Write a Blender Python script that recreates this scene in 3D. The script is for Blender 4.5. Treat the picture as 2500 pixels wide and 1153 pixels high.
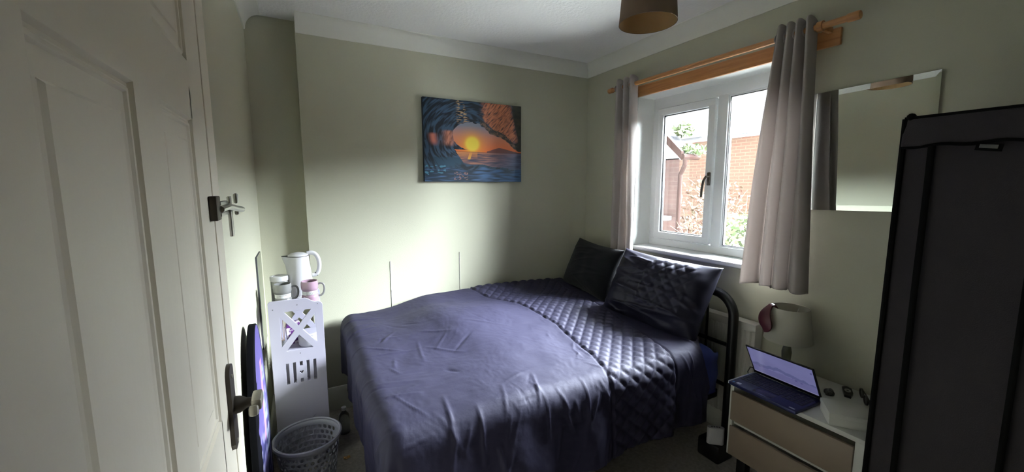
import bpy, bmesh, math, random
from mathutils import Vector, Matrix, noise, Euler

sc = bpy.context.scene
for o in list(bpy.data.objects): bpy.data.objects.remove(o)
C = sc.collection
PI = math.pi
rnd = random.Random(7)

# ------------------------------------------------------------------ camera
cam_d = bpy.data.cameras.new('camera'); cam = bpy.data.objects.new('camera', cam_d); C.objects.link(cam)
cam_d.sensor_fit = 'HORIZONTAL'; cam_d.sensor_width = 36.0; cam_d.lens = 36.0 * 973.0 / 2500.0
cam_d.clip_start = 0.02; cam_d.clip_end = 200
PITCH, AZ, ROLL = math.radians(7.1), math.radians(28.07), math.radians(-0.15)
F = Vector((math.sin(AZ)*math.cos(PITCH), math.cos(AZ)*math.cos(PITCH), -math.sin(PITCH)))
cam.location = (0, 0, 1.5)
cam.rotation_euler = (F.to_track_quat('-Z', 'Y').to_matrix() @ Matrix.Rotation(ROLL, 3, 'Z')).to_euler()
sc.camera = cam

# ------------------------------------------------------------------ sky, lights, exposure
w = bpy.data.worlds.new('overcast_sky'); sc.world = w; w.use_nodes = True
wn = w.node_tree.nodes; wl = w.node_tree.links; bg = wn['Background']
tc = wn.new('ShaderNodeTexCoord'); 
# overcast sky with the hidden sun glowing through cloud beyond the opposite building
nm = wn.new('ShaderNodeVectorMath'); nm.operation = 'NORMALIZE'; wl.new(tc.outputs['Generated'], nm.inputs[0])
dt = wn.new('ShaderNodeVectorMath'); dt.operation = 'DOT_PRODUCT'; wl.new(nm.outputs[0], dt.inputs[0])
GLOW = Vector((1.0, -0.46, 0.95)).normalized(); dt.inputs[1].default_value = GLOW
def mth(op, a, b=None):
    n = wn.new('ShaderNodeMath'); n.operation = op
    for i, v in enumerate((a, b)):
        if v is None: continue
        if isinstance(v, (int, float)): n.inputs[i].default_value = v
        else: wl.new(v, n.inputs[i])
    return n.outputs[0]
SKY_BASE, SKY_GLOW = 2.0, 140.0
glow = mth('MULTIPLY', mth('POWER', mth('MAXIMUM', dt.outputs['Value'], 0.0), 2.4), SKY_GLOW)
wl.new(mth('ADD', glow, SKY_BASE), bg.inputs[1])
bg.inputs[0].default_value = (0.84, 0.93, 1.0, 1)
def area(name, loc, rot, sx_, sy_, e, col=(1, 1, 1), portal=False):
    l = bpy.data.lights.new(name, 'AREA'); l.shape = 'RECTANGLE'; l.size = sx_; l.size_y = sy_; l.energy = e; l.color = col
    if portal: l.cycles.is_portal = True
    o = bpy.data.objects.new(name, l); C.objects.link(o); o.location = loc; o.rotation_euler = rot; return o
area('window_portal', (2.50, 1.67, 1.60), (0, PI/2, 0), 1.15, 1.15, 1, portal=True)
hl = bpy.data.lights.new('added_landing_fill', 'POINT'); hl.energy = 0.05; hl.color = (1.0, 0.84, 0.70); hl.shadow_soft_size = 0.09  # faint warm fill added out of view; no landing lamp is known
ho = bpy.data.objects.new('added_landing_fill', hl); C.objects.link(ho); ho.location = (0.25, -0.85, 2.1)
vs = sc.view_settings
vs.view_transform = 'Standard'; vs.look = 'None'; vs.exposure = 1.2; vs.gamma = 1.0; vs.use_curve_mapping = False
cy = sc.cycles
cy.use_denoising = True
try: cy.denoiser = 'OPENIMAGEDENOISE'
except Exception: pass
cy.max_bounces = 10; cy.diffuse_bounces = 7; cy.glossy_bounces = 5; cy.transparent_max_bounces = 12
cy.caustics_reflective = False; cy.caustics_refractive = False; cy.sample_clamp_indirect = 8.0

# ------------------------------------------------------------------ materials
def mat(name, col, rough=0.6, metal=0.0, spec=0.5, bump=None, var=None, sheen=0.0, coat=0.0, trans=0.0, emit=None, subs=0.0):
    """bump=(scale, strength, distance[, stretch]); var=(scale, other colour, low, high)"""
    m = bpy.data.materials.new(name); m.use_nodes = True
    nt = m.node_tree; b = nt.nodes['Principled BSDF']
    b.inputs['Base Color'].default_value = (*col, 1); b.inputs['Roughness'].default_value = rough
    b.inputs['Metallic'].default_value = metal; b.inputs['Specular IOR Level'].default_value = spec
    b.inputs['Sheen Weight'].default_value = sheen; b.inputs['Coat Weight'].default_value = coat
    b.inputs['Transmission Weight'].default_value = trans
    if subs: b.inputs['Subsurface Weight'].default_value = subs; b.inputs['Subsurface Radius'].default_value = (.02, .02, .02)
    if emit: b.inputs['Emission Color'].default_value = (*emit[0], 1); b.inputs['Emission Strength'].default_value = emit[1]
    t = nt.nodes.new('ShaderNodeTexCoord')
    if var:
        n = nt.nodes.new('ShaderNodeTexNoise'); n.inputs['Scale'].default_value = var[0]; n.inputs['Detail'].default_value = 5
        r = nt.nodes.new('ShaderNodeValToRGB'); r.color_ramp.elements[0].position = var[2]; r.color_ramp.elements[1].position = var[3]
        r.color_ramp.elements[0].color = (*col, 1); r.color_ramp.elements[1].color = (*var[1], 1)
        nt.links.new(t.outputs['Object'], n.inputs['Vector']); nt.links.new(n.outputs['Fac'], r.inputs[0]); nt.links.new(r.outputs[0], b.inputs['Base Color'])
    if bump:
        n = nt.nodes.new('ShaderNodeTexNoise'); n.inputs['Scale'].default_value = bump[0]; n.inputs['Detail'].default_value = 4
        bp = nt.nodes.new('ShaderNodeBump'); bp.inputs['Strength'].default_value = bump[1]; bp.inputs['Distance'].default_value = bump[2]
        v = t.outputs['Object']
        if len(bump) > 3:
            mp = nt.nodes.new('ShaderNodeMapping'); mp.inputs['Scale'].default_value = bump[3]; nt.links.new(v, mp.inputs[0]); v = mp.outputs[0]
        nt.links.new(v, n.inputs['Vector']); nt.links.new(n.outputs['Fac'], bp.inputs['Height']); nt.links.new(bp.outputs[0], b.inputs['Normal'])
    return m

def attr_mat(name, attr, rough=0.5, spec=0.5, emit=0.0, coat=0.0):
    m = bpy.data.materials.new(name); m.use_nodes = True; nt = m.node_tree; b = nt.nodes['Principled BSDF']
    a = nt.nodes.new('ShaderNodeVertexColor'); a.layer_name = attr
    nt.links.new(a.outputs['Color'], b.inputs['Base Color']); b.inputs['Roughness'].default_value = rough; b.inputs['Specular IOR Level'].default_value = spec
    b.inputs['Coat Weight'].default_value = coat
    if emit: nt.links.new(a.outputs['Color'], b.inputs['Emission Color']); b.inputs['Emission Strength'].default_value = emit
    return m

def wood_mat(name, a, b_, stretch=(30, 2, 30), rough=0.45):
    m = mat(name, a, rough); nt = m.node_tree; b = nt.nodes['Principled BSDF']
    t = nt.nodes.new('ShaderNodeTexCoord'); mp = nt.nodes.new('ShaderNodeMapping'); mp.inputs['Scale'].default_value = stretch
    n = nt.nodes.new('ShaderNodeTexNoise'); n.inputs['Scale'].default_value = 1.6; n.inputs['Detail'].default_value = 6; n.inputs['Distortion'].default_value = 1.0
    r = nt.nodes.new('ShaderNodeValToRGB'); r.color_ramp.elements[0].position = .35; r.color_ramp.elements[1].position = .7
    r.color_ramp.elements[0].color = (*a, 1); r.color_ramp.elements[1].color = (*b_, 1)
    nt.links.new(t.outputs['Object'], mp.inputs[0]); nt.links.new(mp.outputs[0], n.inputs['Vector']); nt.links.new(n.outputs['Fac'], r.inputs[0]); nt.links.new(r.outputs[0], b.inputs['Base Color'])
    return m

def glass_mat(name, tint=(1, 1, 1), refl=0.06):
    m = bpy.data.materials.new(name); m.use_nodes = True; nt = m.node_tree
    for n in list(nt.nodes):
        if n.type == 'BSDF_PRINCIPLED': nt.nodes.remove(n)
    out = [n for n in nt.nodes if n.type == 'OUTPUT_MATERIAL'][0]
    tr = nt.nodes.new('ShaderNodeBsdfTransparent'); tr.inputs[0].default_value = (*tint, 1)
    gl = nt.nodes.new('ShaderNodeBsdfGlossy'); gl.inputs['Roughness'].default_value = 0.02
    fr = nt.nodes.new('ShaderNodeFresnel'); fr.inputs[0].default_value = 1.35
    mx = nt.nodes.new('ShaderNodeMixShader')
    nt.links.new(fr.outputs[0], mx.inputs[0]); nt.links.new(tr.outputs[0], mx.inputs[1]); nt.links.new(gl.outputs[0], mx.inputs[2]); nt.links.new(mx.outputs[0], out.inputs[0])
    return m

def brick_mat(name, c1, c2, mortar, sx_=1.0):
    m = mat(name, c1, 0.85); nt = m.node_tree; b = nt.nodes['Principled BSDF']
    g = nt.nodes.new('ShaderNodeNewGeometry'); s = nt.nodes.new('ShaderNodeSeparateXYZ'); c = nt.nodes.new('ShaderNodeCombineXYZ'); ad = nt.nodes.new('ShaderNodeMath')
    nt.links.new(g.outputs['Position'], s.inputs[0]); nt.links.new(s.outputs['X'], ad.inputs[0]); nt.links.new(s.outputs['Y'], ad.inputs[1])
    nt.links.new(ad.outputs[0], c.inputs['X']); nt.links.new(s.outputs['Z'], c.inputs['Y'])
    br = nt.nodes.new('ShaderNodeTexBrick'); nt.links.new(c.outputs[0], br.inputs['Vector'])
    br.inputs['Scale'].default_value = 1.0; br.inputs['Brick Width'].default_value = .225; br.inputs['Row Height'].default_value = .075; br.inputs['Mortar Size'].default_value = .008
    br.inputs['Color1'].default_value = (*c1, 1); br.inputs['Color2'].default_value = (*c2, 1); br.inputs['Mortar'].default_value = (*mortar, 1)
    n = nt.nodes.new('ShaderNodeTexNoise'); n.inputs['Scale'].default_value = 1.3; n.inputs['Detail'].default_value = 3
    nt.links.new(c.outputs[0], n.inputs['Vector'])
    mx = nt.nodes.new('ShaderNodeMixRGB'); mx.blend_type = 'MIX'; mx.inputs[2].default_value = (*mortar, 1)
    mr = nt.nodes.new('ShaderNodeMath'); mr.operation = 'MULTIPLY'; mr.inputs[1].default_value = .55; nt.links.new(n.outputs['Fac'], mr.inputs[0])
    nt.links.new(mr.outputs[0], mx.inputs[0]); nt.links.new(br.outputs['Color'], mx.inputs[1]); nt.links.new(mx.outputs[0], b.inputs['Base Color'])
    return m

M = {}
M['sage'] = mat('sage_wall_paint', (0.48, 0.475, 0.37), 0.75, bump=(240, .25, .002), spec=.3)
M['ceil'] = mat('textured_ceiling_paint', (0.86, 0.86, 0.85), 0.85, bump=(55, .6, .006), spec=.2)
M['cove'] = mat('coving_paint', (0.74, 0.74, 0.68), 0.6)
M['door'] = mat('door_paint', (0.80, 0.745, 0.63), 0.5, bump=(9, .13, .003, (9, 9, 1.2)))
M['upvc'] = mat('white_upvc', (0.80, 0.82, 0.82), 0.3, spec=.5)
M['reveal'] = mat('white_reveal_paint', (0.78, 0.80, 0.77), 0.6)
M['gasket'] = mat('black_gasket', (0.03, 0.03, 0.03), 0.6)
M['glass'] = glass_mat('window_glass')
M['carpet'] = mat('brown_grey_carpet', (0.42, 0.375, 0.34), 1.0, bump=(420, 1.0, .012), spec=.05, var=(60, (0.56, 0.51, 0.47), .35, .65), sheen=.2)
M['black'] = mat('black_metal', (0.012, 0.012, 0.013), 0.38, metal=.3)
M['blackcloth'] = mat('black_fabric', (0.012, 0.012, 0.014), 0.95, bump=(500, .5, .002))
M['duvet'] = mat('slate_satin', (0.0155, 0.0140, 0.036), 0.68, spec=.52, sheen=.0, bump=(14, .5, .006, (1, 1, 1)))
M['quilt'] = mat('slate_quilted_satin', (0.0165, 0.0150, 0.037), 0.64, spec=.58, sheen=.0)
M['satin'] = mat('dark_satin', (0.010, 0.0095, 0.020), 0.45, spec=.4, sheen=0)
for k_ in ('duvet', 'quilt', 'satin'): M[k_].node_tree.nodes['Principled BSDF'].inputs['Specular Tint'].default_value = (.84, .82, 1.0, 1)
M['plush'] = mat('charcoal_plush', (0.010, 0.010, 0.012), 1.0, sheen=.12, bump=(320, .7, .004), spec=.1)
M['sheet'] = mat('blue_fitted_sheet', (0.06, 0.085, 0.36), 0.6, sheen=.1)
M['mattress'] = mat('mattress_ticking', (0.30, 0.30, 0.34), 0.9)
M['curtain'] = mat('oatmeal_curtain', (0.50, 0.455, 0.43), 0.9, bump=(700, .4, .0015), sheen=.2)
def cloth_trans(m, w_):
    nt = m.node_tree; b = nt.nodes['Principled BSDF']; out = [n for n in nt.nodes if n.type == 'OUTPUT_MATERIAL'][0]
    t = nt.nodes.new('ShaderNodeBsdfTranslucent'); t.inputs[0].default_value = b.inputs['Base Color'].default_value
    mx = nt.nodes.new('ShaderNodeMixShader'); mx.inputs[0].default_value = w_
    nt.links.new(b.outputs[0], mx.inputs[1]); nt.links.new(t.outputs[0], mx.inputs[2]); nt.links.new(mx.outputs[0], out.inputs[0])
cloth_trans(M["curtain"], .32)
M['pine'] = wood_mat('varnished_pine', (0.52, 0.25, 0.09), (0.34, 0.14, 0.045), (30, 1.5, 30), .35)
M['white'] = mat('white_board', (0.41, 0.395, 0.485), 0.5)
M['plastic'] = mat('white_plastic', (0.56, 0.555, 0.58), 0.28, coat=.3)
M['drawer'] = mat('beige_drawer_front', (0.26, 0.20, 0.15), 0.5)
M['chest'] = mat('white_chest_board', (0.60, 0.60, 0.56), 0.4)
M['mirror'] = mat('silvered_glass', (0.86, 0.90, 0.86), 0.01, metal=1.0)
M['steel'] = mat('brushed_steel', (0.55, 0.55, 0.52), 0.3, metal=.9)
M['bronze'] = mat('dark_bronze', (0.06, 0.05, 0.04), 0.45, metal=.5)
M['brass'] = mat('dull_nickel', (0.42, 0.40, 0.33), 0.4, metal=.8)
M['shade'] = mat('brown_lampshade', (0.17, 0.115, 0.08), 0.9, bump=(600, .4, .001))
M['shadein'] = mat('tan_shade_lining', (0.30, 0.19, 0.085), 0.8)
M['bulb'] = mat('frosted_bulb', (0.75, 0.74, 0.74), 0.15, spec=.6)
M['cream'] = mat('cream_lampshade', (0.62, 0.60, 0.52), 0.9, bump=(600, .3, .001)); cloth_trans(M['cream'], .3)
M['ceramicglass'] = mat('clear_lamp_base', (0.35, 0.37, 0.34), 0.1, trans=.7)
M['maroon'] = mat('maroon_satin', (0.07, 0.010, 0.018), 0.4)
M['maroondk'] = mat('dark_maroon_lining', (0.03, 0.008, 0.012), 0.6)
M['greymug'] = mat('grey_glaze', (0.21, 0.21, 0.205), 0.2, coat=.5)
M['greymugdk'] = mat('dark_grey_glaze', (0.10, 0.10, 0.105), 0.2, coat=.5)
M['pinkmug'] = mat('dusky_pink_glaze', (0.36, 0.235, 0.305), 0.2, coat=.5)
M['label'] = mat('white_mug_band', (0.75, 0.75, 0.75), 0.3)
M['ink'] = mat('dark_ink', (0.05, 0.05, 0.06), 0.6)
M['chrome'] = mat('chrome', (0.7, 0.7, 0.7), 0.15, metal=1)
M['laptop'] = mat('blue_laptop_shell', (0.018, 0.022, 0.085), 0.35, metal=.4)
M['keys'] = mat('dark_key_caps', (0.008, 0.008, 0.02), 0.5)
M['bezel'] = mat('black_bezel', (0.008, 0.008, 0.009), 0.35)
M['silver'] = mat('pale_sticker', (0.5, 0.52, 0.62), 0.3)
M['wardrobe'] = mat('charcoal_fabric_cover', (0.040, 0.035, 0.040), 0.95, bump=(380, .5, .002), spec=.15, sheen=.1)
M['piping'] = mat('black_piping', (0.003, 0.003, 0.003), 0.8, spec=.1)
M['greytab'] = mat('grey_webbing_tab', (0.09, 0.09, 0.09), 0.7)
M['radiator'] = mat('radiator_enamel', (0.52, 0.50, 0.46), 0.35)
M['bin'] = mat('grey_plastic', (0.24, 0.24, 0.28), 0.45)
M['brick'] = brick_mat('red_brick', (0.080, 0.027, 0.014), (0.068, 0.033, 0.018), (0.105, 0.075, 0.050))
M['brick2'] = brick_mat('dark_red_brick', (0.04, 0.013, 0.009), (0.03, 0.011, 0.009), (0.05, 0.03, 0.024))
M['render'] = mat('white_render', (0.45, 0.45, 0.45), 0.8)
M['slate'] = mat('grey_roof_tile', (0.025, 0.025, 0.028), 0.9, spec=.1, bump=(12, .6, .02))
M['fascia'] = mat('dark_fascia', (0.02, 0.010, 0.008), 0.8, spec=.1)
M['greypaint'] = mat('grey_balcony_paint', (0.25, 0.26, 0.27), 0.5)
M['leaf'] = mat('green_leaves', (0.03, 0.05, 0.014), 0.6, var=(6, (0.06, 0.075, 0.03), .4, .6))
M['redleaf'] = mat('russet_leaves', (0.07, 0.026, 0.018), 0.6, var=(8, (0.05, 0.04, 0.018), .4, .6))
M['twig'] = mat('brown_twigs', (0.10, 0.065, 0.04), 0.8)
M['ground'] = mat('pale_paving', (0.74, 0.73, 0.70), 0.95)
M['flagstone'] = mat('landing_paint', (0.5, 0.46, 0.40), 0.8)

# ------------------------------------------------------------------ mesh helpers
def newbm(): return bmesh.new()
def box(bm, c, s, rot=None, bevel=0.0, seg=2):
    b = bmesh.new(); bmesh.ops.create_cube(b, size=1.0)
    for v in b.verts: v.co = Vector((v.co.x*s[0], v.co.y*s[1], v.co.z*s[2]))
    if bevel: bmesh.ops.bevel(b, geom=list(b.edges), offset=min(bevel, min(s)*.49), segments=seg, profile=.5, affect='EDGES')
    mt = Matrix.Translation(c) @ (rot.to_4x4() if rot else Matrix.Identity(4))
    merge(bm, b, mt); return bm
def bx(bm, x0, x1, y0, y1, z0, z1, bevel=0.0):
    return box(bm, ((x0+x1)/2, (y0+y1)/2, (z0+z1)/2), (abs(x1-x0), abs(y1-y0), abs(z1-z0)), bevel=bevel)
def merge(bm, b, mt=Matrix.Identity(4)):
    vm = {v: bm.verts.new(mt @ v.co) for v in b.verts}
    for f in b.faces:
        try:
            nf = bm.faces.new([vm[v] for v in f.verts]); nf.smooth = f.smooth; nf.material_index = f.material_index
        except ValueError: pass
    b.free()
def lathe(bm, prof, segs=40, mt=Matrix.Identity(4), closed=False):
    """prof: list of (r, z)"""
    rows = []
    for r, z in prof:
        if r < 1e-6: rows.append([bm.verts.new(mt @ Vector((0, 0, z)))])
        else: rows.append([bm.verts.new(mt @ Vector((r*math.cos(2*PI*i/segs), r*math.sin(2*PI*i/segs), z))) for i in range(segs)])
    n = len(rows)
    for k in range(n-1 + (1 if closed else 0)):
        a, b = rows[k], rows[(k+1) % n]
        for i in range(segs):
            j = (i+1) % segs
            if len(a) == 1 and len(b) == 1: continue
            if len(a) == 1: bm.faces.new((a[0], b[i], b[j]))
            elif len(b) == 1: bm.faces.new((a[i], a[j], b[0]))
            else: bm.faces.new((a[i], a[j], b[j], b[i]))
    return bm
def tube(bm, pts, r, segs=12, caps=True):
    pts = [Vector(p) for p in pts]; rr = r if isinstance(r, (list, tuple)) else [r]*len(pts)
    rows = []; up = None
    for i, p in enumerate(pts):
        t = ((pts[min(i+1, len(pts)-1)] - pts[max(i-1, 0)])).normalized()
        if up is None: up = t.orthogonal().normalized()
        up = (up - t*up.dot(t)).normalized(); sd = t.cross(up)
        rows.append([bm.verts.new(p + (up*math.cos(2*PI*k/segs) + sd*math.sin(2*PI*k/segs))*rr[i]) for k in range(segs)])
    for a, b in zip(rows, rows[1:]):
        for k in range(segs): bm.faces.new((a[k], a[(k+1) % segs], b[(k+1) % segs], b[k]))
    if caps: bm.faces.new(rows[0][::-1]); bm.faces.new(rows[-1])
    return bm
def arc(c, r, a0, a1, n, ax=(1, 0, 0), ay=(0, 0, 1)):
    ax, ay, c = Vector(ax), Vector(ay), Vector(c)
    return [c + ax*r*math.cos(a0+(a1-a0)*i/n) + ay*r*math.sin(a0+(a1-a0)*i/n) for i in range(n+1)]
def prism(bm, poly, axis, a, b):
    """extrude a 2D polygon along an axis ('x': poly=(y,z), 'y': (x,z), 'z': (x,y))"""
    def P(u, v, t): return (t, u, v) if axis == 'x' else (u, t, v) if axis == 'y' else (u, v, t)
    A = [bm.verts.new(P(u, v, a)) for u, v in poly]; B = [bm.verts.new(P(u, v, b)) for u, v in poly]
    n = len(poly)
    bm.faces.new(A); bm.faces.new(B[::-1])
    for i in range(n): bm.faces.new((A[i], B[i], B[(i+1) % n], A[(i+1) % n]))
    return bm
def panel2d(outer, holes, thick, bev=0.0):
    """flat board with cut-outs: outer and holes in (u,v); returns a bmesh in the uv plane, thickness along w"""
    cu = bpy.data.curves.new('tmp', 'CURVE'); cu.dimensions = '2D'; cu.fill_mode = 'BOTH'; cu.extrude = thick/2; cu.bevel_depth = bev
    for poly in [outer] + holes:
        s = cu.splines.new('POLY'); s.points.add(len(poly)-1)
        for p, (u, v) in zip(s.points, poly): p.co = (u, v, 0, 1)
        s.use_cyclic_u = True
    o = bpy.data.objects.new('tmp', cu); C.objects.link(o)
    dg = bpy.context.evaluated_depsgraph_get(); me = bpy.data.meshes.new_from_object(o.evaluated_get(dg))
    b = bmesh.new(); b.from_mesh(me); bpy.data.meshes.remove(me); bpy.data.objects.remove(o); bpy.data.curves.remove(cu)
    return b
def root_of(o):
    while o.parent: o = o.parent
    return o
def obj(name, bm, m, parent=None, sharp=35, local=False, merge_d=0.0, recalc=True, label=None):
    """link a bmesh as ONE mesh object; world coordinates unless local"""
    if merge_d: bmesh.ops.remove_doubles(bm, verts=bm.verts, dist=merge_d)
    if recalc: bmesh.ops.recalc_face_normals(bm, faces=bm.faces)
    me = bpy.data.meshes.new(name); 
    for f in bm.faces: f.smooth = True
    bm.to_mesh(me); bm.free()
    me.set_sharp_from_angle(angle=math.radians(sharp))
    for mm in (m if isinstance(m, (list, tuple)) else [m]): me.materials.append(mm)
    o = bpy.data.objects.new(name, me); C.objects.link(o)
    if parent:
        r = root_of(parent)
        if not local:
            inv = (Matrix.Translation(r.location) @ r.rotation_euler.to_matrix().to_4x4()).inverted()
            me.transform(inv)
        o.parent = parent
    elif not local:
        bb = [Vector(v.co) for v in me.vertices]
        if bb:
            c = Vector((sum(v.x for v in bb)/len(bb), sum(v.y for v in bb)/len(bb), min(v.z for v in bb)))
            me.transform(Matrix.Translation(-c)); o.location = c
    if label: o['label'] = label
    return o
def thing(name, label, cat, loc=(0, 0, 0), rotz=0.0, group=None):
    o = bpy.data.objects.new(name, None); C.objects.link(o); o.location = loc; o.rotation_euler = (0, 0, rotz)
    o.empty_display_size = .05
    o['label'] = label; o['category'] = cat
    if group: o['group'] = group
    return o
def tag(o, label, cat, group=None):
    o['label'] = label; o['category'] = cat
    if group: o['group'] = group
    return o
def struct(name, bm, m, label=None, **k):
    o = obj(name, bm, m, **k); o['kind'] = 'structure'
    if label: o['label'] = label
    return o
def N(x, y=0.0, z=0.0): return noise.noise(Vector((x, y, z)))
def sstep(a, b, x):
    t = max(0.0, min(1.0, (x-a)/(b-a))); return t*t*(3-2*t)
def lerp(a, b, t): return a+(b-a)*t
def interp(x, pts):
    if x <= pts[0][0]: return pts[0][1]
    for (a, va), (b, vb) in zip(pts, pts[1:]):
        if x <= b: return va + (vb-va)*(x-a)/(b-a)
    return pts[-1][1]

# ------------------------------------------------------------------ room shell
XW, YB, XL, YF, ZC = 2.235, 2.806, -0.222, 0.08, 2.50
YR = 2.886                              # recessed strip of the back wall, left of x = .04
XF = 2.41                               # window plane
W0, W1, WZ0, WZ1 = 1.11, 2.229, 1.052, 2.148   # window opening
bm = newbm(); bx(bm, -0.60, 2.60, -1.6, 3.0, -0.08, 0.0); struct('floor', bm, M['carpet'], 'brown grey short pile carpet under the bed')
bm = newbm(); bx(bm, -0.60, 2.60, -1.6, 3.0, ZC, ZC+.08); struct('ceiling', bm, M['ceil'], 'white stippled ceiling')
bm = newbm(); bx(bm, 0.04, 2.60, YB, YB+.25, 0, ZC); bx(bm, XL-.2, 0.04, YR, YB+.25, 0, ZC)
struct('wall_back', bm, M['sage'], 'sage green wall behind the bed')
bm = newbm(); bx(bm, XL-.12, XL, -1.6, YR+.12, 0, ZC); struct('wall_left', bm, M['sage'], 'sage green wall behind the open door')
bm = newbm()
TW = .26
bx(bm, XW, XW+TW, W1, YB+.2, 0, ZC); bx(bm, XW, XW+TW, -0.10, W0, 0, ZC)
bx(bm, XW, XW+TW, W0, W1, 0, WZ0-.012); bx(bm, XW, XW+TW, W0, W1, WZ1, ZC)
struct('wall_right', bm, M['sage'], 'sage green wall holding the window')
bm = newbm(); bx(bm, .66, 2.6, YF-.12, YF, 0, ZC); bx(bm, XL-.05, .66, YF-.12, YF, 2.04, ZC); bx(bm, XL-.05, -.17, YF-.12, YF, 0, 2.04)
struct('wall_front', bm, M['sage'], 'wall with the doorway')
# landing beyond the doorway
bm = newbm(); bx(bm, 1.2, 1.3, -1.6, YF-.12, 0, ZC); bx(bm, -.3, 1.3, -1.7, -1.6, 0, ZC)
struct('wall_landing', bm, M['flagstone'], 'landing wall beyond the doorway')
# door lining
bm = newbm(); bx(bm, .63, .66, YF-.12, YF, 0, 2.01); bx(bm, -.17, -.142, YF-.12, YF, 0, 2.01); bx(bm, -.17, .66, YF-.12, YF, 2.01, 2.04)
struct('trim_1', bm, M['door'], 'white doorway lining')
# reveals (white painted) and sill
bm = newbm()
t = .006
bx(bm, XW-.001, XF+.03, W1-t, W1+.002, WZ0, WZ1); bx(bm, XW-.001, XF+.03, W0-.002, W0+t, WZ0, WZ1)
bx(bm, XW-.001, XF+.03, W0, W1, WZ1-t, WZ1+.002)
struct('trim_2', bm, M['reveal'], 'white window reveal')
bm = newbm(); box(bm, ((XW-.028+XF+.02)/2, (W0+W1)/2, WZ0-.012), (XF+.048-XW, W1-W0+.10, .028), bevel=.009, seg=3)
struct('trim_3', bm, M['upvc'], 'white windowsill board')
# coving: concave-stepped profile along back, right, left walls
def cove_profile(): # (out from wall, down from ceiling)
    p = [(0, 0), (0, .092), (.007, .092), (.009, .087)]
    for i in range(9):
        a = i/8*PI/2
        p.append((.009+.078*(1-math.cos(a)), .087-.084*math.sin(a)))
    return p+[(.090, 0)]
def cove(name, a, b, nrm, label):
    a, b, nrm = Vector(a), Vector(b), Vector(nrm); bm = newbm()
    A = [bm.verts.new(a + nrm*o_ + Vector((0, 0, -d))) for o_, d in cove_profile()]
    B = [bm.verts.new(b + nrm*o_ + Vector((0, 0, -d))) for o_, d in cove_profile()]
    n = len(A)
    for i in range(n): bm.faces.new((A[i], B[i], B[(i+1) % n], A[(i+1) % n]))
    bm.faces.new(A); bm.faces.new(B[::-1])
    return struct(name, bm, M['cove'], label)
cove('trim_4', (0.042, YB, ZC), (XW, YB, ZC), (0, -1, 0), 'white coving along the back wall')
cove('trim_5', (XW, YF, ZC), (XW, YB, ZC), (-1, 0, 0), 'white coving above the window')
cove('trim_6', (XL, YF, ZC), (XL, YR-.01, ZC), (1, 0, 0), 'white coving above the door')
# skirting
def skirt(name, bm_pts, label):
    bm = newbm()
    for (x0, x1, y0, y1) in bm_pts: bx(bm, x0, x1, y0, y1, 0, .165, bevel=.006)
    struct(name, bm, M['cove'], label)
skirt('baseboard_back', [(0.04, XW, YB-.016, YB), (XL, .04, YR-.016, YR)], 'white skirting board along the back wall')
skirt('baseboard_right', [(XW-.016, XW, YF, YB)], 'white skirting board under the window')
skirt('baseboard_left', [(XL, XL+.016, YF, YR)], 'white skirting board along the left wall')
# two raised wallpaper joints above the bed
for i, (x, z1) in enumerate(((.536, .985), (1.046, 1.010))):
    bm = newbm(); prism(bm, [(x-.0035, YB+.001), (x, YB-.004), (x+.0035, YB+.001)], 'z', .45, z1)
    struct('trim_%d' % (7+i), bm, M['cove'], 'lifted wallpaper joint above the bed')

# ------------------------------------------------------------------ window
win = bpy.data.objects.new('window_1', None); C.objects.link(win); win.location = (XF, (W0+W1)/2, WZ0); win['kind'] = 'structure'; win['label'] = 'white framed two-light window'
def frame_rect(bm, y0, y1, z0, z1, wdt, x0, x1, bev=.008):
    for a, b, c, d in ((y0, y1, z0, z0+wdt), (y0, y1, z1-wdt, z1)): bx(bm, x0, x1, a, b, c, d, bevel=bev)
    for a, b, c, d in ((y0, y0+wdt, z0+wdt*.6, z1-wdt*.6), (y1-wdt, y1, z0+wdt*.6, z1-wdt*.6)): bx(bm, x0+.0006, x1-.0006, a+.0003, b-.0003, c, d, bevel=bev)
YM = 1.665; ZT = 2.062; ZB = 1.107
bm = newbm()
bx(bm, XF-.012, XF+.05, W0, W1, ZT, WZ1, bevel=.008); bx(bm, XF-.012, XF+.05, W0, W1, WZ0+.002, ZB, bevel=.008)
for a, b in ((W0, W0+.058), (W1-.058, W1), (YM-.035, YM+.035)): bx(bm, XF-.0115, XF+.0495, a, b, ZB-.02, ZT+.02, bevel=.008)
obj('window_frame', bm, M['upvc'], win)
bm = newbm(); frame_rect(bm, W0+.054, YM-.031, ZB-.004, ZT+.004, .014, XF-.003, XF+.03, .005)
obj('glazing_bead', bm, M['upvc'], win)
bm = newbm(); frame_rect(bm, YM+.037, W1-.060, ZB+.002, ZT-.002, .052, XF-.030, XF+.02, .010)
sash = obj('opening_sash', bm, M['upvc'], win)
bm = newbm(); frame_rect(bm, YM+.088, W1-.111, ZB+.053, ZT-.053, .006, XF-.014, XF+.01, .001)
obj('glazing_gasket', bm, M['gasket'], sash)
bm = newbm(); bx(bm, XF+.000, XF+.004, YM+.08, W1-.104, ZB+.045, ZT-.045); obj('window_glass', bm, M['glass'], sash)
bm = newbm(); frame_rect(bm, W0+.067, YM-.044, ZB+.009, ZT-.009, .005, XF+.002, XF+.012, .001); obj('glazing_gasket', bm, M['gasket'], win)
bm = newbm(); bx(bm, XF+.006, XF+.010, W0+.06, YM-.036, ZB+.002, ZT-.002); obj('window_glass', bm, M['glass'], win)
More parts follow.
